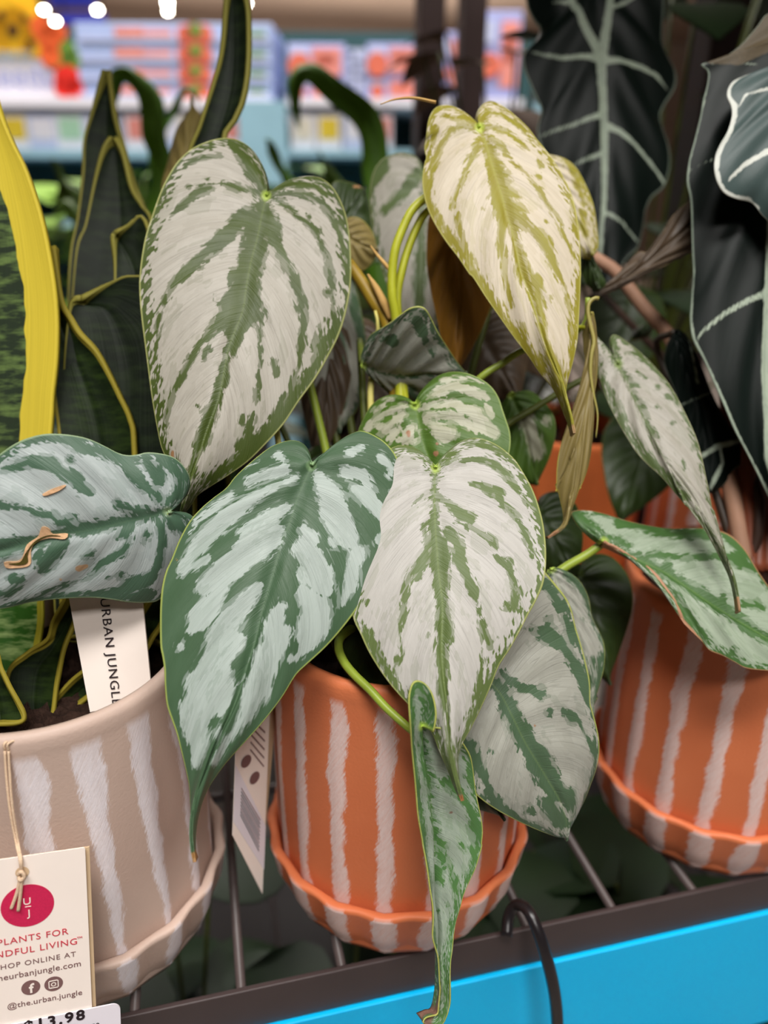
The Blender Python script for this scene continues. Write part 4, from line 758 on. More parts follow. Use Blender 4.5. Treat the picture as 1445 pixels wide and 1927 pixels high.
AL2 = leaf(aloc, M['aloc'], (1480, 60), [(1460, 30), (1445, 24), (1426, 48), (1395, 82), (1361, 103), (1326, 111), (1340, 124), (1338, 151), (1331, 178), (1325, 212), (1313, 260), (1304, 295), (1301, 332), (1308, 360), (1311, 384), (1313, 411), (1316, 462), (1318, 505), (1313, 553), (1308, 597), (1311, 635), (1327, 673), (1344, 717), (1364, 765), (1385, 810), (1412, 854), (1436, 895), (1470, 960), (1500, 1010)],
    [(1530, 60), (1580, 150), (1620, 300), (1640, 450), (1630, 600), (1600, 760), (1560, 900), (1500, 1010)], [(1465, 200), (1455, 400), (1446, 560), (1441, 700), (1446, 860), (1470, 950), (1500, 1010)],
    0.335, 0.325, tilt=0.004, curl=0.004, seed=41, wav=0.0025, quilt=0.0004, nt_=150, nv=36, mode='S', strokes=[
    [(1478, 80, 6), (1462, 200, 7), (1452, 400, 7), (1446, 560, 8), (1441, 700, 9), (1446, 860, 7), (1475, 960, 4)], zP([(1070, 535, 7), (1120, 480, 12), (1220, 400, 16), (1330, 340, 18), (1450, 290, 22)]), zL([(1050, 905, 4), (1100, 880, 5), (1165, 855, 6)]), zL([(1110, 322, 4), (1250, 335, 5), (1400, 350, 6)]), [(1340, 124, 1.5), (1338, 151, 2), (1325, 212, 2.2), (1304, 295, 2.4), (1301, 332, 2.6), (1311, 384, 2.6), (1318, 505, 2.6), (1308, 597, 3.2), (1311, 635, 4), (1344, 717, 4.4), (1385, 810, 4.4), (1436, 895, 4.2), (1470, 960, 3)], [(1530, 60, 2), (1580, 150, 2), (1620, 300, 2.4), (1640, 450, 2.6), (1630, 600, 3), (1600, 760, 3.6), (1560, 900, 3.6), (1505, 1000, 3)], [(1456, 400, 6), (1520, 400, 5), (1625, 440, 3)], [(1446, 570, 6), (1520, 590, 5), (1618, 660, 3)], [(1442, 740, 5), (1500, 760, 4), (1585, 820, 2)], [(1464, 210, 5), (1530, 190, 4), (1600, 220, 2)]],
    tint=[[(1345, 103, 9), (1390, 98, 22), (1430, 70, 32), (1460, 50, 30)]])
AL3 = leaf(aloc, M['aloc_grey'], (1500, 110), [(1470, 108), (1445, 115), (1423, 122), (1395, 134), (1380, 151), (1375, 171), (1382, 192), (1383, 212), (1375, 240), (1361, 264), (1351, 288), (1349, 315), (1356, 339), (1371, 356), (1395, 363), (1423, 365), (1436, 373), (1450, 392), (1480, 430)], [(1540, 130), (1570, 220), (1550, 350), (1480, 430)], [(1492, 250), (1480, 430)], 0.318, 0.312, seed=42, curl=0.004, wav=0.0018, mode='S',
    strokes=[[(1445, 115, 4), (1423, 122, 5), (1395, 134, 5), (1380, 151, 5), (1376, 171, 5), (1384, 192, 9), (1384, 212, 9), (1376, 240, 8), (1362, 264, 8), (1353, 288, 7), (1351, 315, 6), (1358, 339, 5), (1372, 355, 4), (1395, 361, 4), (1423, 363, 4), (1440, 378, 4)], zL([(1240, 975, 8), (1330, 890, 14), (1450, 825, 18)]), zL([(1305, 560, 6), (1330, 510, 8), (1450, 478, 9)]), [(1500, 115, 4), (1492, 250, 5), (1482, 425, 3)], [(1500, 112, 3), (1540, 132, 5), (1568, 220, 6), (1548, 350, 6), (1482, 428, 3)], [(1492, 250, 4), (1530, 240, 4), (1562, 250, 3)], [(1450, 283, 6), (1490, 262, 5)], [(1450, 164, 3), (1496, 170, 4)]])
AL4 = leaf(aloc, M['aloc'], (1272, 622), [(1262, 640), (1256, 672), (1262, 700), (1275, 740), (1290, 800), (1305, 870), (1320, 915), (1337, 928)], [(1290, 620), (1310, 650), (1335, 700), (1360, 760), (1390, 820), (1416, 858), (1386, 883), (1372, 906), (1356, 922), (1337, 928)], [(1300, 700), (1330, 800), (1337, 928)], 0.352, 0.345, seed=43, wav=0.001, quilt=0.0004, mode='S',
    strokes=[[(1285, 760, 2), (1345, 735, 2)], [(1315, 862, 4), (1350, 840, 6), (1397, 828, 4)], [(1356, 840, 4), (1362, 870, 4), (1345, 905, 6), (1338, 918, 4)], [(1300, 640, 2), (1313, 720, 3)]])
AL5 = leaf(aloc, M['brownleaf'], (1101, 564), [(1142, 536), (1175, 512), (1190, 495), (1197, 477), (1210, 469), (1224, 470), (1241, 445), (1275, 397), (1306, 370), (1345, 350)], [(1150, 548), (1190, 530), (1241, 502), (1311, 468), (1352, 430), (1345, 350)], [(1180, 522), (1240, 475), (1300, 420), (1345, 350)], 0.345, 0.35, seed=44, curl=0.002)
AC = np.array([POT3[0], POT3[1], SH + 0.12])
petiole(aloc, AL2, M['stalk_r'], 0.0024, to=AC)
petiole(aloc, AL3, M['stalk_r'], 0.0018, to=AC)
petiole(aloc, AL4, plain('deep_brown_stalk', (52, 40, 28), 0.5), 0.0018, to=AC)  # stalk coloured dark brown
nd_ = on_leaf(AL1, [zL([(535, 300)])[0]], -0.003)[0]
tube('leaf_stalk', [nd_, nd_ - AL1.n * 0.02 + [0, 0, -0.01], nd_ - AL1.n * 0.03 + [0, 0, -0.09], AC + [0.01, 0.03, 0.06], AC], [0.0018, 0.0020, 0.0022, 0.0026], plain('dark_brown_stalk', (58, 38, 28), 0.5), aloc)
for k, (x0, x1) in enumerate([(1385, 1400), (1405, 1415), (1428, 1425), (1440, 1445), (1370, 1395)]):
    px_tube('leaf_stalk', [(x1, 1075, .345), (x0 + 4, 980, .352), (x0, 900, .36), (x0 - 4, 800, .365), (x0 - 10, 700, .37)], [.0030, .0026, .0022], M['stalk_r'], aloc)
px_tube('leaf_stalk', [(1100, 474, .40), (1140, 498, .395), (1162, 515, .392), (1210, 577, .385), (1251, 621, .378), (1275, 665, .372), (1320, 760, .362), (1370, 900, .352), (1400, 1060, .346)], [.0032, .0034, .0036, .0038, .004], M['stick'], aloc, n=44)
sprout = leaf(aloc, M['darkleaf'], (1186, 640), [(1195, 622), (1215, 606), (1240, 602)], [(1205, 637), (1228, 628), (1240, 602)], [(1212, 622), (1240, 602)], 0.40, 0.40, seed=46, nt_=40, nv=10)

# ------------------------------------------------------------------ snake plant
zS = lambda p: Z(0, 1120, 4.25, p); zT = lambda p: Z(90, 380, 4.013, p)
def blade(mat, left, right, d0, d1, seed, tilt=0.0, parent=None, thick=0.0022, bend=0.0):
    b = (np.asarray(left[0]) + np.asarray(right[0])) / 2
    Lp, Rp = np.asarray(left, float), np.asarray(right, float)
    n = 7; cl = catmull(Lp, n); cr = catmull(Rp, n); mid = (cl + cr) / 2
    return leaf(parent or snake, M[mat], b, [tuple(p) for p in Lp], [tuple(p) for p in Rp], [tuple(p) for p in mid[1:]], d0, d1, tilt=tilt, curl=-0.003, quilt=0.0, groove=0.0005, wav=0.0006, seed=seed, thick=thick, nt_=90, nv=16, gpow=1.0, bend=bend)
blade('snakeY', [(-120, 1320), (-150, 900), (-150, 700), (-140, 500), (-110, 330), (-60, 220), (-20, 150)], [(60, 1320), (100, 830), (105, 750), (112, 680), (113, 600), (105, 520), (85, 420), (55, 330), (25, 270), (0, 212), (-20, 150)], 0.300, 0.30, 50)
blade('snake', [(120, 1180), (125, 800), (135, 510), (150, 420), (160, 330), (162, 270), (178, 215), (203, 140)], [(300, 1180), (310, 800), (300, 480), (275, 400), (255, 350), (232, 275), (216, 220), (203, 140)], 0.335, 0.39, 51)
blade('snake', [(130, 1180), (128, 800), (145, 500), (165, 430), (185, 340), (200, 290), (216, 268)], [(290, 1180), (300, 700), (290, 440), (272, 395), (250, 360), (232, 295), (216, 268)], 0.318, 0.37, 52)
blade('snake', [(330, 1180), (340, 700), (350, 350), (380, 240), (405, 160), (420, 100), (428, 20), (436, -40)], [(430, 1180), (425, 700), (418, 300), (440, 235), (456, 200), (466, 150), (469, 80), (464, 10), (436, -40)], 0.325, 0.35, 53)
blade('snakeM', [(120, 1180), (122, 900), (100, 700), (90, 560), (100, 470)], zT([(690, 3200), (670, 1900), (640, 1660), (560, 1480), (470, 1300), (380, 1150), (260, 1030), (190, 920), (110, 770), (40, 360)])[0:], 0.298, 0.315, 54)
blade('snake', [(185, 1180), (200, 800), (217, 560), (219, 455), (222, 448)], [(330, 1180), (330, 700), (290, 470), (270, 412), (250, 428), (222, 448)], 0.305, 0.33, 55)
blade('snake', [(115, 1180), (120, 800), (137, 594), (158, 572)], [(360, 1180), (360, 700), (340, 540), (255, 522), (216, 533), (158, 572)], 0.300, 0.315, 56, thick=0.0025)
blade('snakeL', zS([(-40, 1010), (-150, 700), (-160, 300), (-150, 0), (-60, -500)]), zS([(150, 1010), (270, 700), (330, 430), (362, 250), (362, 80), (330, -150), (-60, -500)]), 0.288, 0.300, 57, thick=0.0014)
blade('snakeM', zS([(130, 1010), (80, 640), (225, 480), (395, 375), (455, 230), (550, 50), (620, -200)]), zS([(420, 1010), (475, 700), (530, 430), (600, 230), (650, 0), (620, -200)]), 0.279, 0.290, 58, thick=0.0014)
blade('snakeM', zS([(-200, 1030), (-180, 700), (-120, 420), (-60, 300)]), zS([(205, 1010), (170, 880), (90, 720), (30, 600), (0, 480), (-60, 300)]), 0.262, 0.272, 59, thick=0.0014)
blade('snakeM', zS([(310, 1010), (430, 860), (560, 720), (650, 640), (800, 540), (1000, 380), (1150, 140), (1350, -200)]), zS([(480, 1010), (620, 880), (780, 760), (960, 640), (1140, 480), (1230, 330), (1320, 170), (1350, -200)]), 0.284, 0.290, 60, thick=0.0014)

# ------------------------------------------------------------------ printed cards
FONT = None
def text_mesh(txt, size, track=1.0, bold=0.0):
    cu = bpy.data.curves.new('lettering', 'FONT'); cu.body = txt; cu.size = size; cu.space_character = track
    cu.align_x = 'CENTER'; cu.offset = bold; cu.resolution_u = 3; cu.extrude = 0.00004
    o = bpy.data.objects.new('lettering_source', cu); COL.objects.link(o)
    dg = bpy.context.evaluated_depsgraph_get(); me = bpy.data.meshes.new_from_object(o.evaluated_get(dg))
    bpy.data.objects.remove(o); bpy.data.curves.remove(cu); return me
def place(me, name, parent, O, ex, ey, en, x, y, mat, rot=0.0, lift=0.00012):
    o = bpy.data.objects.new(name, me); me.materials.clear(); me.materials.append(mat)
    c, s = math.cos(rot), math.sin(rot)
    ax = c * ex + s * ey; ay = -s * ex + c * ey; p = O + x * ex + y * ey + en * lift
    COL.objects.link(o); o.parent = parent
    mw = Matrix(((ax[0], ay[0], en[0], p[0]), (ax[1], ay[1], en[1], p[1]), (ax[2], ay[2], en[2], p[2]), (0, 0, 0, 1)))
    po = Vector(parent['_o']); o.matrix_parent_inverse = Matrix.Translation(-po); o.matrix_basis = mw
    return o
def disc(name, parent, O, ex, ey, en, x, y, r, mat, lift, n=40, r0=0.0, th=0.00006):
    c = O + x * ex + y * ey + en * lift; V = []
    ks = [2 * math.pi * k / n for k in range(n)]
    for rr in ((r, r0) if r0 else (r,)):
        for h in (0, -th):
            V += [c + rr * (math.cos(a) * ex + math.sin(a) * ey) + en * h for a in ks]
    if r0: Fs = [(k, (k + 1) % n, 2 * n + (k + 1) % n, 2 * n + k) for k in range(n)] + [(k, n + k, n + (k + 1) % n, (k + 1) % n) for k in range(n)]
    else: Fs = [tuple(range(n)), tuple(range(2 * n - 1, n - 1, -1))] + [(k, n + k, n + (k + 1) % n, (k + 1) % n) for k in range(n)]
    return mesh_obj(name, V, Fs, mat, parent, smooth=False)
def rrect(name, parent, O, ex, ey, en, x0, y0, x1, y1, r, mat, lift, th):
    pts = []
    for cx, cy, a0 in ((x1 - r, y1 - r, 0), (x0 + r, y1 - r, 90), (x0 + r, y0 + r, 180), (x1 - r, y0 + r, 270)):
        for k in range(7):
            a = math.radians(a0 + 15 * k); pts.append((cx + r * math.cos(a), cy + r * math.sin(a)))
    n = len(pts); V = [O + x * ex + y * ey + en * lift for x, y in pts]; V += [v - en * th for v in V]
    Fs = [tuple(range(n)), tuple(range(2 * n - 1, n - 1, -1))] + [(k, n + k, n + (k + 1) % n, (k + 1) % n) for k in range(n)]
    return mesh_obj(name, V, Fs, mat, parent, smooth=False)

# hang tag on the taupe pot: local frame with its origin at the top right corner
TD = 0.246
O = at(160, 1595, TD); 
q0 = at(0, 1618, TD - 0.0075); ex = O - q0; ex /= np.linalg.norm(ex)
ey = at(160, 1595, TD) - at(206, 1920, TD + 0.018); ey /= np.linalg.norm(ey)
ey = ey - ex * (ey @ ex); ey /= np.linalg.norm(ey); en = np.cross(ex, ey)
ht = empty('hang_tag', O - 0.09 * ey, 'cream paper hang tag with crimson round logo and white price sticker on taupe pot', 'tag')
def loc(px, py):      # photo pixel to coordinates on the tag's own plane
    r = ray(px, py); t = ((O - EYE) @ en) / (r @ en); v = EYE + r * t - O; return float(v @ ex), float(v @ ey)
CW = 0.0465; CHH = 0.088
rrect('card', ht, O, ex, ey, en, -CW, -CHH, 0, 0, 0.0006, M['card'], 0.0, 0.0004)
V, Fs = box_vf(O + ex * (-CW / 2 + 0.0012) + ey * (-CHH / 2 - 0.001) - en * 0.0016, ex, ey, en, CW, CHH, 0.0006)
mesh_obj('back_leaf', V, Fs, M['card_edge'], ht, smooth=False)
hx, hy = loc(42, 1641)
disc('eyelet', ht, O, ex, ey, en, hx, hy, 0.0020, M['card_edge'], 0.0002)
lx, ly = loc(52, 1704)
disc('round_logo', ht, O, ex, ey, en, lx, ly, 0.0078, M['ink_logo'], 0.00012)
def put(txt, pxs, size, mat, track=1.0, bold=0.0):
    x, y = loc(*pxs); place(text_mesh(txt, size, track, bold), 'lettering', ht, O, ex, ey, en, x, y - size * 0.34, mat)
x, y = loc(51, 1695)
place(text_mesh('U', 0.0036), 'lettering', ht, O, ex, ey, en, x, y - 0.0012, M['card'], lift=0.0003)
x, y = loc(55, 1717); place(text_mesh('J', 0.0036), 'lettering', ht, O, ex, ey, en, x, y - 0.0012, M['card'], lift=0.0003)
x, y = loc(53, 1705); rrect('logo_bar', ht, O, ex, ey, en, x - 0.0009, y - 0.00012, x + 0.0009, y + 0.00012, 0.0001, M['card'], 0.0003, 0.0001)
put('PLANTS FOR', (62, 1763), 0.0034, M['ink_red'], 1.12)
put('MINDFUL LIVING', (57, 1786), 0.0034, M['ink_red'], 1.12)
x, y = loc(150, 1766); place(text_mesh('TM', 0.0012), 'lettering', ht, O, ex, ey, en, x, y, M['ink_red'])
put('SHOP ONLINE AT', (68, 1808), 0.0027, M['ink_brown'], 1.15)
put('theurbanjungle.com', (72, 1827), 0.0032, M['ink_brown'], 1.03)
put('@the.urban.jungle', (85, 1880), 0.0030, M['ink_brown'], 1.03)
for px_, py_ in ((58, 1858), (101, 1851)):
    x, y = loc(px_, py_); disc('round_icon', ht, O, ex, ey, en, x, y, 0.00285, M['ink_brown'], 0.00012)
x, y = loc(59, 1859); place(text_mesh('f', 0.0050, 1.0, 0.00012), 'lettering', ht, O, ex, ey, en, x, y - 0.0016, M['card'], lift=0.0003)
x, y = loc(101, 1851)
for (r1, r0) in ((0.0008, 0.0005),): disc('icon_ring', ht, O, ex, ey, en, x, y, r1, M['card'], 0.0003, 24, r0)
for (dx, dy, w, h) in ((0, 0.0014, 0.0026, 0.0003), (0, -0.0014, 0.0026, 0.0003), (0.0014, 0, 0.0003, 0.0026), (-0.0014, 0, 0.0003, 0.0026)):
    rrect('icon_frame', ht, O, ex, ey, en, x + dx - w / 2, y + dy - h / 2, x + dx + w / 2, y + dy + h / 2, 0.0001, M['card'], 0.0003, 0.0001)
sx, sy = loc(226, 1884)
rrect('price_sticker', ht, O, ex, ey, en, sx - 0.056, sy - 0.026, sx, sy, 0.0028, M['sticker'], 0.0007, 0.0005)
def puts(txt, pxs, size, track=1.0, bold=0.0):
    x, y = loc(*pxs); place(text_mesh(txt, size, track, bold), 'lettering', ht, O, ex, ey, en, x, y - size * 0.34, M['ink_dark'], lift=0.0009)
puts('$13.98', (103, 1916), 0.0056, 1.25, 0.00016)
puts('4245950', (160, 1930), 0.0027, 1.0)
def ptag(px, py, lift):
    a, b = loc(px, py); return O + a * ex + b * ey + en * lift
for k, dx in enumerate((0, 7)):
    tube('string', [at(9 + dx, 1412, .2375), at(8 + dx, 1400, .2365), at(20 + dx * 1.6, 1392, .2385), at(38, 1389, .2415), at(48, 1394, .246)], .00042, M['string'], ht, 30, 8)
    tube('string', [at(9 + dx, 1412, .2375), at(11 + dx, 1450, .2385), at(18 + dx * .8, 1520, .2405), at(30 + dx * .6, 1585, .243), ptag(38 + dx * .4, 1612, .0012), ptag(40 + dx * .2, 1638, .0008)], .00042, M['string'], ht, 40, 8)
tube('string_knot', [ptag(35, 1641, .001), ptag(41, 1634, .0016), ptag(47, 1642, .0016), ptag(40, 1650, .0016), ptag(35, 1646, .001)], .0006, M['string'], ht, 30, 8)
tube('string', [ptag(39, 1648, .0012), ptag(33, 1675, .0010), ptag(22, 1706, .0008)], .00055, M['string'], ht, 20, 8)
tube('string', [ptag(42, 1648, .0012), ptag(39, 1680, .0010), ptag(35, 1710, .0008)], .00055, M['string'], ht, 20, 8)

# plant care card stuck into the soil of the snake plant
cd = [at(127, 1112, .272), at(266, 1112, .272), at(290, 1350, .2765), at(176, 1376, .2765)]
O2_ = (cd[0] + cd[1] + cd[2] + cd[3]) / 4
ex2 = (cd[1] - cd[0]) + (cd[2] - cd[3]); ex2 /= np.linalg.norm(ex2); ey2 = (cd[0] - cd[3]) + (cd[1] - cd[2]); ey2 -= ex2 * (ey2 @ ex2); ey2 /= np.linalg.norm(ey2); en2 = np.cross(ex2, ey2)
cc = empty('care_card', cd[3], 'cream card lettered along its length, stuck upright in the taupe pot soil', 'card')
Vq = cd + [p - en2 * 0.0009 for p in cd]
cd_o = mesh_obj('card', Vq, [(0, 3, 2, 1), (4, 5, 6, 7), (0, 1, 5, 4), (1, 2, 6, 5), (2, 3, 7, 6), (3, 0, 4, 7)], M['card'], cc, smooth=False)
def loc2(px, py):
    r = ray(px, py); t = ((O2_ - EYE) @ en2) / (r @ en2); v = EYE + r * t - O2_; return float(v @ ex2), float(v @ ey2)
x, y = loc2(209, 1226); xb, yb = loc2(203, 1130); xe, ye = loc2(226, 1330)
ang = math.atan2(ye - yb, xe - xb)
me = text_mesh('URBAN JUNGLE', 0.0046, 1.12); wv = max(v.co.x for v in me.vertices) - min(v.co.x for v in me.vertices)
k_ = math.hypot(xe - xb, ye - yb) / wv
for v in me.vertices: v.co.x *= k_
place(me, 'lettering', cc, O2_, ex2, ey2, en2, x - 0.0016, y, M['ink_dark'], rot=ang, lift=0.0003)

# folded tag hanging between the two front pots
h2 = [at(448, 1300, .288), at(508, 1330, .304), None, at(438, 1572, .302)]
n2 = np.cross(h2[1] - h2[0], h2[3] - h2[0]); r_2 = ray(494, 1682); h2[2] = EYE + r_2 * (((h2[0] - EYE) @ n2) / (r_2 @ n2))
tg2 = empty('hang_tag', h2[3], 'folded cream tag with a barcode sticker hanging between taupe and terracotta pots', 'tag')
nn = np.cross(h2[1] - h2[0], h2[3] - h2[0]); nn /= np.linalg.norm(nn)
if nn @ (EYE - h2[0]) < 0: nn = -nn
def quad(name, c, mat, par, off=0.0, th=0.0004):
    c = [p + nn * off for p in c]; V = c + [p - nn * th for p in c]
    return mesh_obj(name, V, [(0, 3, 2, 1), (4, 5, 6, 7), (0, 1, 5, 4), (1, 2, 6, 5), (2, 3, 7, 6), (3, 0, 4, 7)], mat, par, smooth=False)
quad('card', h2, M['card'], tg2)
quad('back_leaf', [at(470, 1300, .292), at(528, 1325, .312), at(503, 1590, .322), at(450, 1560, .305)], M['card_edge'], tg2, -0.002)
def bil(u, v):
    a, b, c, d = h2; return (1 - u) * (1 - v) * a + u * (1 - v) * b + u * v * c + (1 - u) * v * d
quad('barcode_sticker', [bil(0.0, .50), bil(1.0, .62), bil(1.0, .86), bil(0.0, .90)], M['sticker'], tg2, 0.0003, 0.0003)
for k in range(9):
    v0 = .60 + .022 * k; quad('barcode_bar', [bil(.18, v0), bil(.80, v0 + .03), bil(.80, v0 + .03 + .008), bil(.18, v0 + .008)], M['ink_dark'] if k % 3 else M['ink_brown'], tg2, 0.0005, 0.0001)
for k in range(5):
    v0 = .12 + .045 * k; quad('lettering', [bil(.42, v0), bil(.86, v0 + .02), bil(.86, v0 + .02 + .010), bil(.42, v0 + .010)], M['ink_brown'], tg2, 0.0003, 0.0001)
for u_, v_ in ((.30, .40), (.58, .44)):
    c = bil(u_, v_); a1 = bil(u_ + .01, v_) - c; a1 /= np.linalg.norm(a1); a2 = np.cross(nn, a1)
    disc('round_icon', tg2, c, a1, a2, nn, 0, 0, 0.0026, M['ink_brown'], 0.0004, 24)

# ------------------------------------------------------------------ second row of pots, behind
back1 = empty('potted_plant', (0, 0, 0), 'orange terracotta pot in the second row, behind the silver-leaved plant', 'potted plant')
c4 = at(1108, 850, 0.52); c4 = (float(c4[0] + 0.012), float(c4[1] + 0.05))
back1.location = (*c4, SH); back1['_o'] = [c4[0], c4[1], float(SH)]
pot(back1, c4, M['terra_plain'], 0.0, True, R=0.056)
for k, (dx, dy, hgt) in enumerate([(-.01, .01, .13), (.012, -.005, .10), (.0, .02, .16), (.02, .015, .12)]):
    tube('leaf_stalk', [(c4[0] + dx * .3, c4[1] + dy * .3, SH + .11), (c4[0] + dx, c4[1] + dy, SH + .11 + hgt * .5), (c4[0] + dx * 2, c4[1] + dy * 1.5, SH + .11 + hgt)], .0022, M['stalk_r'], back1)
l_, r_, m_ = heart((1190, 560), (1150, 760), .36)
leaf(back1, M['darkleaf'], (1190, 560), l_, r_, m_, 0.50, 0.49, seed=70, nt_=60, nv=14)
l_, r_, m_ = heart((1230, 800), (1170, 985), .42)
leaf(back1, M['darkleaf'], (1230, 800), l_, r_, m_, 0.43, 0.40, seed=71, nt_=60, nv=14)

back2 = empty('potted_plant', (0, 0, 0), 'striped terracotta pot in the second row behind the alocasia', 'potted plant')
c5 = at(1440, 900, 0.50); c5 = (float(c5[0]), float(c5[1] + 0.03)); back2.location = (*c5, SH); back2['_o'] = [c5[0], c5[1], float(SH)]
pot(back2, c5, M['terra'], 0.0)
l_, r_, m_ = heart((1520, 720), (1600, 930), .42)
lf = leaf(back2, M['darkleaf'], (1520, 720), l_, r_, m_, 0.47, 0.45, seed=72, nt_=60, nv=14)
petiole(back2, lf, M['stalk_r'], 0.002, to=(c5[0], c5[1], SH + .11))

# bushy and strap-leaved plants further back on the rack
M['fern'] = leaf_mat('crinkled_leaf_green', (120, 176, 46), (108, 164, 40), (94, 146, 32), (86, 136, 28), edge=(130, 180, 60), mw=0, mj=0, jit=0, patchy=0.0, lime=(90, 140, 40))
M['fern2'] = leaf_mat('back_foliage_green', (104, 138, 48), (92, 126, 40), (80, 110, 34), (70, 100, 30), edge=(120, 150, 60), mw=0, mj=0, jit=0, patchy=0.0, lime=(110, 150, 50))
def strap(parent, mat, pts, wid, d, seed, wavy=0.42):
    P = catmull(pts, 40); T = np.gradient(P, axis=0); T /= np.linalg.norm(T, axis=1)[:, None]; N = np.stack([T[:, 1], -T[:, 0]], 1)
    u = np.linspace(0, 1, 40); ww = wid * np.sin(math.pi * np.clip(u * 0.9 + 0.08, 0, 1)) ** 0.7
    a = 1 + wavy * np.sin(u * 26 + seed); b = 1 + wavy * np.sin(u * 23 + seed * 2 + 1)
    Lp = P - N * (ww * a)[:, None]; Rp = P + N * (ww * b)[:, None]; Lp[-1] = Rp[-1] = P[-1]
    return leaf(parent, mat, P[0], Lp, Rp, P[1:], d, d, seed=seed, nt_=70, nv=10, gpow=1.0, curl=0.004, wav=0.004, thick=0.001)
g1 = at(250, 600, 0.75); fern1 = empty('crinkled_fern', (g1[0], g1[1] , SH), 'bright green crinkled strap-leaved plant behind the snake plant blades', 'plant')
strap(fern1, M['fern'], [(300, 620), (305, 400), (300, 270), (275, 190), (240, 138), (212, 142), (205, 200), (225, 260)], 24, .75, 3)
strap(fern1, M['fern'], [(280, 620), (290, 420), (300, 260), (330, 190), (352, 165), (372, 190)], 16, .77, 5)
strap(fern1, M['fern2'], [(210, 620), (150, 420), (110, 330), (96, 300)], 26, .8, 7)
strap(fern1, M['fern2'], [(230, 620), (190, 470), (130, 390), (100, 400)], 24, .72, 9)
g2 = at(700, 640, 0.75); fern2 = empty('crinkled_fern', (g2[0], g2[1], SH), 'bright green crinkled strap leaf plant arching between the two silver leaves', 'plant')
strap(fern2, M['fern'], [(720, 660), (715, 420), (712, 300), (690, 230), (640, 175), (590, 135), (560, 145), (556, 210), (562, 240)], 27, .72, 4, .22)
strap(fern2, M['fern2'], [(640, 660), (640, 420), (625, 330), (600, 285)], 20, .8, 6)
strap(fern2, M['fern'], [(600, 660), (560, 400), (520, 300), (500, 262)], 20, .75, 8)
for o_ in (fern1, fern2):
    x, y, z = o_['_o']; pb = [(0.03, 0, 0, 0), (0.038, 0.0, 0, 0), (0.05, 0.075, 0, 0), (0.052, 0.078, 0, 0), (0.05, 0.08, 0, 0), (0.047, 0.076, 0, 0), (0.04, 0.06, 0, 0), (0.0, 0.06, 0, 0)]
    lathe_fluted('pot_body', pb, M['black'], o_, (x, y, z), 0, 0.02)
# leafy bushes at the back edge of the rack
def bush(label, px, py, depth, spread, n, mat, seed, zlo, zhi, size=0.05, grp='leafy plants at the back of the rack', zbase=None):
    r2 = np.random.default_rng(seed); c = at(px, py, depth)
    zb = SH if zlo >= SH - 0.01 else SH - 0.418
    zb = zb if zbase is None else zbase
    o = empty('leafy_plant', (c[0], c[1], zb), label, 'plant', grp)
    lathe_fluted('pot_body', [(0.03, 0, 0, 0), (0.038, 0.0, 0, 0), (0.05, 0.075, 0, 0), (0.052, 0.078, 0, 0), (0.047, 0.076, 0, 0), (0.04, 0.06, 0, 0), (0.0, 0.06, 0, 0)], M['black'], o, (c[0], c[1], zb), 0, 0.02)
    for k in range(n):
        a = r2.uniform(0, 2 * math.pi); rr = spread * math.sqrt(r2.uniform(0.02, 1)); z = r2.uniform(zlo, zhi)
        p = np.array([c[0] + rr * math.cos(a), c[1] + rr * math.sin(a) * 0.6, z]); dirn = np.array([math.cos(a), math.sin(a), r2.uniform(-0.5, 0.5)]); dirn /= np.linalg.norm(dirn)
        sd_ = np.cross(dirn, [0, 0, 1.0]); sd_ /= np.linalg.norm(sd_); nm = np.cross(sd_, dirn); s_ = size * r2.uniform(.7, 1.3); V = []; Fs = []
        prof = [(0, .02), (.12, .26), (.3, .42), (.5, .44), (.7, .32), (.88, .14), (1, .01)]
        for (u, w) in prof:
            for q_, v in ((0, -1), (1, 0), (2, 1)):
                V.append(p + dirn * s_ * u + sd_ * s_ * w * v + nm * s_ * (0.10 * abs(v) * w - 0.25 * u * u))
        nb = len(V); V += [v - nm * 0.0012 for v in V]
        for i in range(len(prof) - 1):
            for q_ in range(2):
                f = (i * 3 + q_, i * 3 + q_ + 1, i * 3 + q_ + 4, i * 3 + q_ + 3); Fs.append(f); Fs.append(tuple(nb + g for g in f[::-1]))
        mesh_obj('leaf', V, Fs, mat, o)
        tube('leaf_stalk', [(c[0], c[1], zb + 0.06), (c[0] * .5 + p[0] * .5, c[1] * .5 + p[1] * .5, (zb + .06) * .4 + z * .6), tuple(p)], .0015, M['stalk_d'], o, 8, 5)
    return o
MPT = plain('grey_table', (120, 120, 116), 0.5)
F2 = plain('foliage_mid_green', (104, 144, 52), 0.5, 0.4, 0.25, 20); F3 = plain('foliage_dark_green', (40, 62, 26), 0.5, 0.4, 0.3, 20); F4 = plain('foliage_brown', (96, 70, 48), 0.6, 0.3, 0.3, 20); F5 = plain('foliage_deep_green', (24, 46, 15), 0.5, 0.4, 0.3, 20)
tc_ = onbg(330, 500, 1.62); TZ = 0.90
tbl = empty('display_table', (tc_[0], tc_[1], 0), 'low grey display table of leafy plants across the aisle behind the rack', 'table')
box('table_top', (tc_[0], tc_[1], TZ - 0.015), (1.5, 0.5, 0.03), MPT, tbl, (np.cross(hf, zz), hf, zz))
for sx_ in (-1, 1):
    for sy_ in (-1, 1):
        p = tc_ + np.cross(hf, zz) * 0.7 * sx_ + hf * 0.2 * sy_; box('table_leg', (p[0], p[1], (TZ - 0.03) / 2), (0.04, 0.04, TZ - 0.03), MPT, tbl, (np.cross(hf, zz), hf, zz))
F6 = plain('foliage_bright_green', (132, 170, 64), 0.5, 0.4, 0.25, 20)
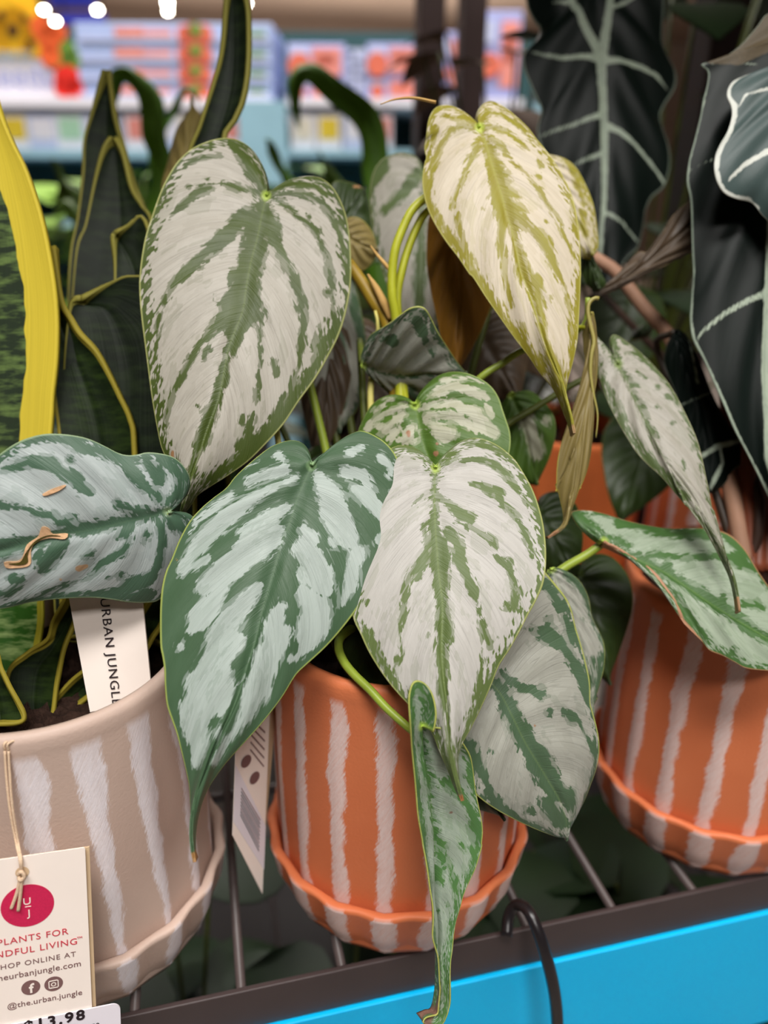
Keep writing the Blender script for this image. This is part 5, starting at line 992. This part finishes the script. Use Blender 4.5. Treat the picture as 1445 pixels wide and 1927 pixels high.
for k, (px_, lb) in enumerate(((70, 'bright blurred plant behind the yellow-edged snake blade'), (250, 'bright blurred plant right of the dark snake blades'), (540, 'bright blurred plant behind the large left silver leaf'), (680, 'bright blurred plant behind the arching strap leaf'))):
    p = onbg(px_, 500, 1.62); bush(lb, px_, 500, float((p - EYE) @ fw), .10, 34, F6 if k % 2 == 0 else F2, 70 + k, TZ + .12, TZ + .385, 0.085, 'leafy plants on the display table', TZ)
bush('leafy dark green plant behind the large left silver leaf', 380, 460, .66, .11, 22, F3, 2, SH + .05, SH + .22)
bush('brown and green plant beside the dark posts at the top', 950, 300, .86, .10, 30, F4, 4, SH + .05, SH + .46)
bush('dark green plant behind the alocasia', 1240, 420, .66, .13, 46, F5, 5, SH + .03, SH + .50)
bush('dark leafy plant behind the amber leaf in the middle', 960, 480, .60, .12, 34, F3, 6, SH + .03, SH + .27)
for k, (px_, py_, lb) in enumerate([(330, 1800, 'dim green plant on the lower shelf under the taupe pot'), (640, 1860, 'dim green plant on the lower shelf under the middle pot'), (1010, 1640, 'dim green plant on the lower shelf between the terracotta pots'), (1250, 1800, 'dim green plant on the lower shelf under the right pot')]):
    p = onz(px_, py_, SH - 0.14); dpt = float((p - EYE) @ fw)
    bush(lb, px_, py_, dpt, .075, 26, F5, 20 + k, SH - .30, SH - .10, 0.065, 'plants on the lower shelf')

# ------------------------------------------------------------------ the shop beyond
bx_, by_, bz_ = rt.copy(), hf.copy(), zz.copy(); bx_ = np.cross(hf, zz)
def bgbox(name, x0, y0, x1, y1, D, depth, mat, parent=None, bevel=0.0):
    a = onbg(x0, y1, D); b = onbg(x1, y0, D)
    w = abs((b - a) @ bx_); h = abs(b[2] - a[2]); c = (a + b) / 2 + by_ * depth / 2
    o = box(name, c, (w, depth, h), mat, parent, (bx_, by_, bz_), bevel); return o, c
def bgthing(name, x0, y0, x1, y1, D, depth, label, cat, group=None):
    c = (onbg(x0, y1, D) + onbg(x1, y1, D)) / 2
    return empty(name, c, label, cat, group)
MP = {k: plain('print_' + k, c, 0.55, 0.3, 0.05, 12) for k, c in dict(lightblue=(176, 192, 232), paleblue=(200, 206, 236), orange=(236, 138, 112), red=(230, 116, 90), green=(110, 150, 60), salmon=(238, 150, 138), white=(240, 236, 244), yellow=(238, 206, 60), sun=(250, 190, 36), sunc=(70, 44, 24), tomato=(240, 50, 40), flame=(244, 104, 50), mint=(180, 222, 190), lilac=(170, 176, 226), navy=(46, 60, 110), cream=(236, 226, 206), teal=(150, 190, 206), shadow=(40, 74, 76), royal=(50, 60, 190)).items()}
D0 = 2.5
gond = empty('store_shelving', onbg(380, 900, D0) * [1, 1, 0] + [0, 0, 0.0], 'pale blue-white shop shelving unit with two bays across the aisle', 'shelving')
def gpart(name, *a, **k): return bgbox(name, *a, parent=gond, **k)[0]
gz = lambda y: None
for (xa, xb) in ((-330, 512), (540, 985)):
    gpart('shelf_board', xa, 186, xb, 199, D0, 0.42, MP['white'])
    gpart('shelf_board', xa, 283, xb, 294, D0, 0.42, MP['teal'])
    gpart('shelf_board', xa, 420, xb, 432, D0, 0.42, MP['teal'])
for xa in (-345, 512, 985): gpart('upright', xa, 190, xa + 24, 1300, D0 - 0.01, 0.03, MP['teal'])
gpart('back_panel', -330, 62, 1010, 1300, D0 + 0.42, 0.02, MP['shadow'])  # dark teal puts the shade beneath the shelf boards into the panel colour
# trays of plant food
def tray(x0, y0, x1, y1, label, grp, seed, kind=0):
    r2 = random.Random(seed); t = bgthing('product_box', x0, y0, x1, y1, D0, .3, label, 'box', grp)
    bgbox('carton', x0, y0, x1, y1, D0 + 0.02, 0.28, MP['lightblue'] if kind == 0 else MP['lilac'], t, 0.004)
    w, h = x1 - x0, y1 - y0; e = D0 + 0.014
    def pr(nm, a, b, c, d, m): bgbox(nm, x0 + w * a, y0 + h * b, x0 + w * c, y0 + h * d, e, 0.005, MP[m], t)
    if kind == 0:
        pr('printed_band', .20, .24, .345, .70, 'orange'); pr('printed_band', .355, .34, .485, .66, 'salmon'); pr('printed_band', .02, .70, .98, .86, 'paleblue'); pr('printed_band', .88, .42, .965, .66, 'green')
        for (u, r_) in ((.56, .36), (.60, .42), (.655, .38)):
            c = onbg(x0 + w * u, y0 + h * .56, e); disc('printed_fruit', t, c, bx_, bz_, -by_, 0, 0, h * r_ / F * D0, MP['red'], 0.006, 20, 0, 0.004)
        c = onbg(x0 + w * .615, y0 + h * .34, e); disc('printed_leaf', t, c, bx_, bz_, -by_, 0, 0, h * .25 / F * D0, MP['green'], 0.009, 16, 0, 0.004)
    else:
        pr('printed_band', .42, .12, .92, .86, 'salmon'); pr('printed_band', .50, .30, .80, .60, 'red'); c = onbg(x0 + w * .2, y0 + h * .62, e); disc('printed_fruit', t, c, bx_, bz_, -by_, 0, 0, min(h, w * .8) * .28 / F * D0, MP['red'], 0.006, 20, 0, 0.004); pr('printed_band', .04, .10, .36, .36, 'paleblue')
rows = ['topmost', 'second from top', 'third from top', 'lowest']
for k, (ya, yb) in enumerate(((44, 81), (83, 119), (121, 155), (157, 186))):
    tray(142, ya, 512, yb, 'pale blue tray box with orange lettering band, %s of its stack' % rows[k], 'pale blue tray boxes', 60 + k)
for k, (xa, ya, xb, yb, lb) in enumerate(((542, 82, 650, 150, 'upper left salmon and blue box in the right shelf bay'), (542, 152, 650, 187, 'lower left salmon and blue box in the right shelf bay'), (690, 82, 790, 146, 'upper salmon and blue box beside the dark posts'), (690, 148, 790, 187, 'lower salmon and blue box beside the dark posts'), (835, 60, 860, 187, 'narrow blue box seen between the two dark posts'), (905, 20, 985, 187, 'blue and orange box half hidden by brown foliage'))):
    tray(xa, ya, xb, yb, lb, 'salmon and blue boxes', 80 + k, 1)
bt = bgthing('product_box', 652, 90, 688, 187, D0, .2, 'dark blue spotted carton between two salmon boxes', 'box'); bgbox('carton', 652, 92, 688, 187, D0 + .03, .2, MP['paleblue'], bt)
for k, (dx, dy) in enumerate(((4, 6), (20, 20), (6, 34), (22, 48), (5, 62), (20, 78))): bgbox('printed_band', 652 + dx, 92 + dy, 662 + dx, 100 + dy, D0 + .024, .004, MP['navy'], bt)
# lower shelf packets
cols = ['white', 'yellow', 'white', 'mint', 'white', 'salmon', 'white', 'cream', 'salmon', 'yellow', 'cream', 'yellow', 'white', 'salmon']
xs = [-60, -5, 55, 108, 160, 236, 290, 330, 420, 470, 548, 596, 646, 700, 742]
wh = ['at the left edge', 'left of the yellow packet', 'with a yellow square', 'left of the green one', 'with a green panel', 'beside the dark snake blade', 'right of the dark snake blade', 'behind the olive leaf', 'above the large silver leaf', 'beside the blue shelf upright', 'right of the blue shelf upright', 'under the arching strap leaf', 'right of the arching strap leaf', 'next to the dark post']
for k in range(14):
    xa, xb = xs[k], xs[k] + (xs[k + 1] - xs[k]) * .92 if xs[k + 1] - xs[k] < 70 else xs[k] + 60
    t = bgthing('seed_packet', xa, 212, xb, 283, D0, .1, 'small printed packet on the lower shelf, ' + wh[k], 'packet', 'small packets on the lower shelf')
    bgbox('packet', xa, 214, xb, 283, D0 + .03, .12, MP['white' if cols[k] != 'white' else 'paleblue'], t, 0.004)
    bgbox('printed_panel', xa + (xb - xa) * .12, 222, xb - (xb - xa) * .12, 262, D0 + .026, .003, MP[cols[k]], t)
# sunflower display board standing on the shelf
sg = bgthing('display_board', -60, 0, 152, 186, D0, .1, 'white display board with sunflowers, orange tulips and a red bloom', 'sign')
bgbox('board', -80, 60, 108, 186, D0 + .03, .02, MP['white'], sg)
bgbox('board_top', -80, -40, 60, 70, D0 + .035, .02, MP['sun'], sg)
def bl(nm, x, y, r, m, lift, sx=1.0):
    c = onbg(x, y, D0 + .02); disc(nm, sg, c, bx_ * sx, bz_, -by_, 0, 0, r / F * D0, MP[m], lift, 24, 0, 0.004)
for (x, y, r) in ((10, 25, 28), (28, 60, 36), (60, 82, 20), (46, 38, 20), (-20, 60, 34)): bl('flower', x, y, r, 'sun', .0)
for (x, y, r) in ((4, 30, 6), (26, 58, 9), (59, 83, 6), (47, 36, 5)): bl('flower_centre', x, y, r, 'sunc', .008)
for (x, y, r) in ((78, 52, 18), (92, 72, 20), (95, 105, 17), (112, 62, 12)): bl('tulip', x, y, r, 'flame', .003)
for (x, y, r) in ((126, 95, 16), (118, 118, 16), (138, 112, 14)): bl('foliage', x, y, r, 'green', .001)
for (x, y, r) in ((128, 150, 22), (120, 164, 16), (142, 166, 14)): bl('red_bloom', x, y, r, 'tomato', .004)
place(text_mesh('Seeds', 0.085), 'lettering', sg, onbg(38, 150, D0 + .03), bx_, bz_, -by_, 0, -0.02, MP['lilac'], lift=.012)
place(text_mesh('flower', 0.05), 'lettering', sg, onbg(24, 106, D0 + .03), bx_, bz_, -by_, 0, -0.01, MP['teal'], lift=.012)
# ceiling lamps far off, and signs hanging below the roof
LM = emit('lamp_glow', (255, 246, 228), 60)
for k, (x, y, D_, lb) in enumerate(((82, 16, 11, 'bright ceiling lamp above the sunflowers'), (104, 38, 12, 'bright ceiling lamp beside the orange tulips'), (183, 16, 11, 'bright ceiling lamp above the pale blue boxes'), (315, 2, 10, 'bright ceiling lamp at the top edge left of the tall blade'), (316, 19, 13, 'dimmer ceiling lamp left of the tall blade'), (462, 3, 10, 'bright ceiling lamp right of the tall blade'))):
    c = onbg(x, y, D_); o = empty('ceiling_lamp', c, lb, 'lamp', 'ceiling lamps')
    V, Fs = tube_vf([c + [0, 0, .04], c], .035, 16); mesh_obj('lamp_shade', V, Fs, M['post'], o)
    V, Fs = tube_vf([c, c - [0, 0, .03]], .03, 16); mesh_obj('lamp_lens', V, Fs, LM, o)
    V, Fs = tube_vf([c + [0, 0, .04], [c[0], c[1], 4.7]], .006, 6); mesh_obj('lamp_rod', V, Fs, M['post'], o)
for (x0, y0, x1, y1, D_, lb) in ((95, -14, 175, 12, 6.0, 'blue sign hanging under the ceiling between two lamps'), (112, 26, 196, 44, 5.0, 'lower blue sign hanging above the pale blue boxes')):
    t = bgthing('hanging_sign', x0, y0, x1, y1, D_, .03, lb, 'sign'); bgbox('sign_panel', x0, y0, x1, y1, D_, .03, MP['royal'], t)
    for xx in (x0 + 6, x1 - 6):
        p = onbg(xx, y0, D_) + by_ * .015; V, Fs = tube_vf([p, [p[0], p[1], 4.7]], .006, 6); mesh_obj('hanging_rod', V, Fs, M['post'], t)
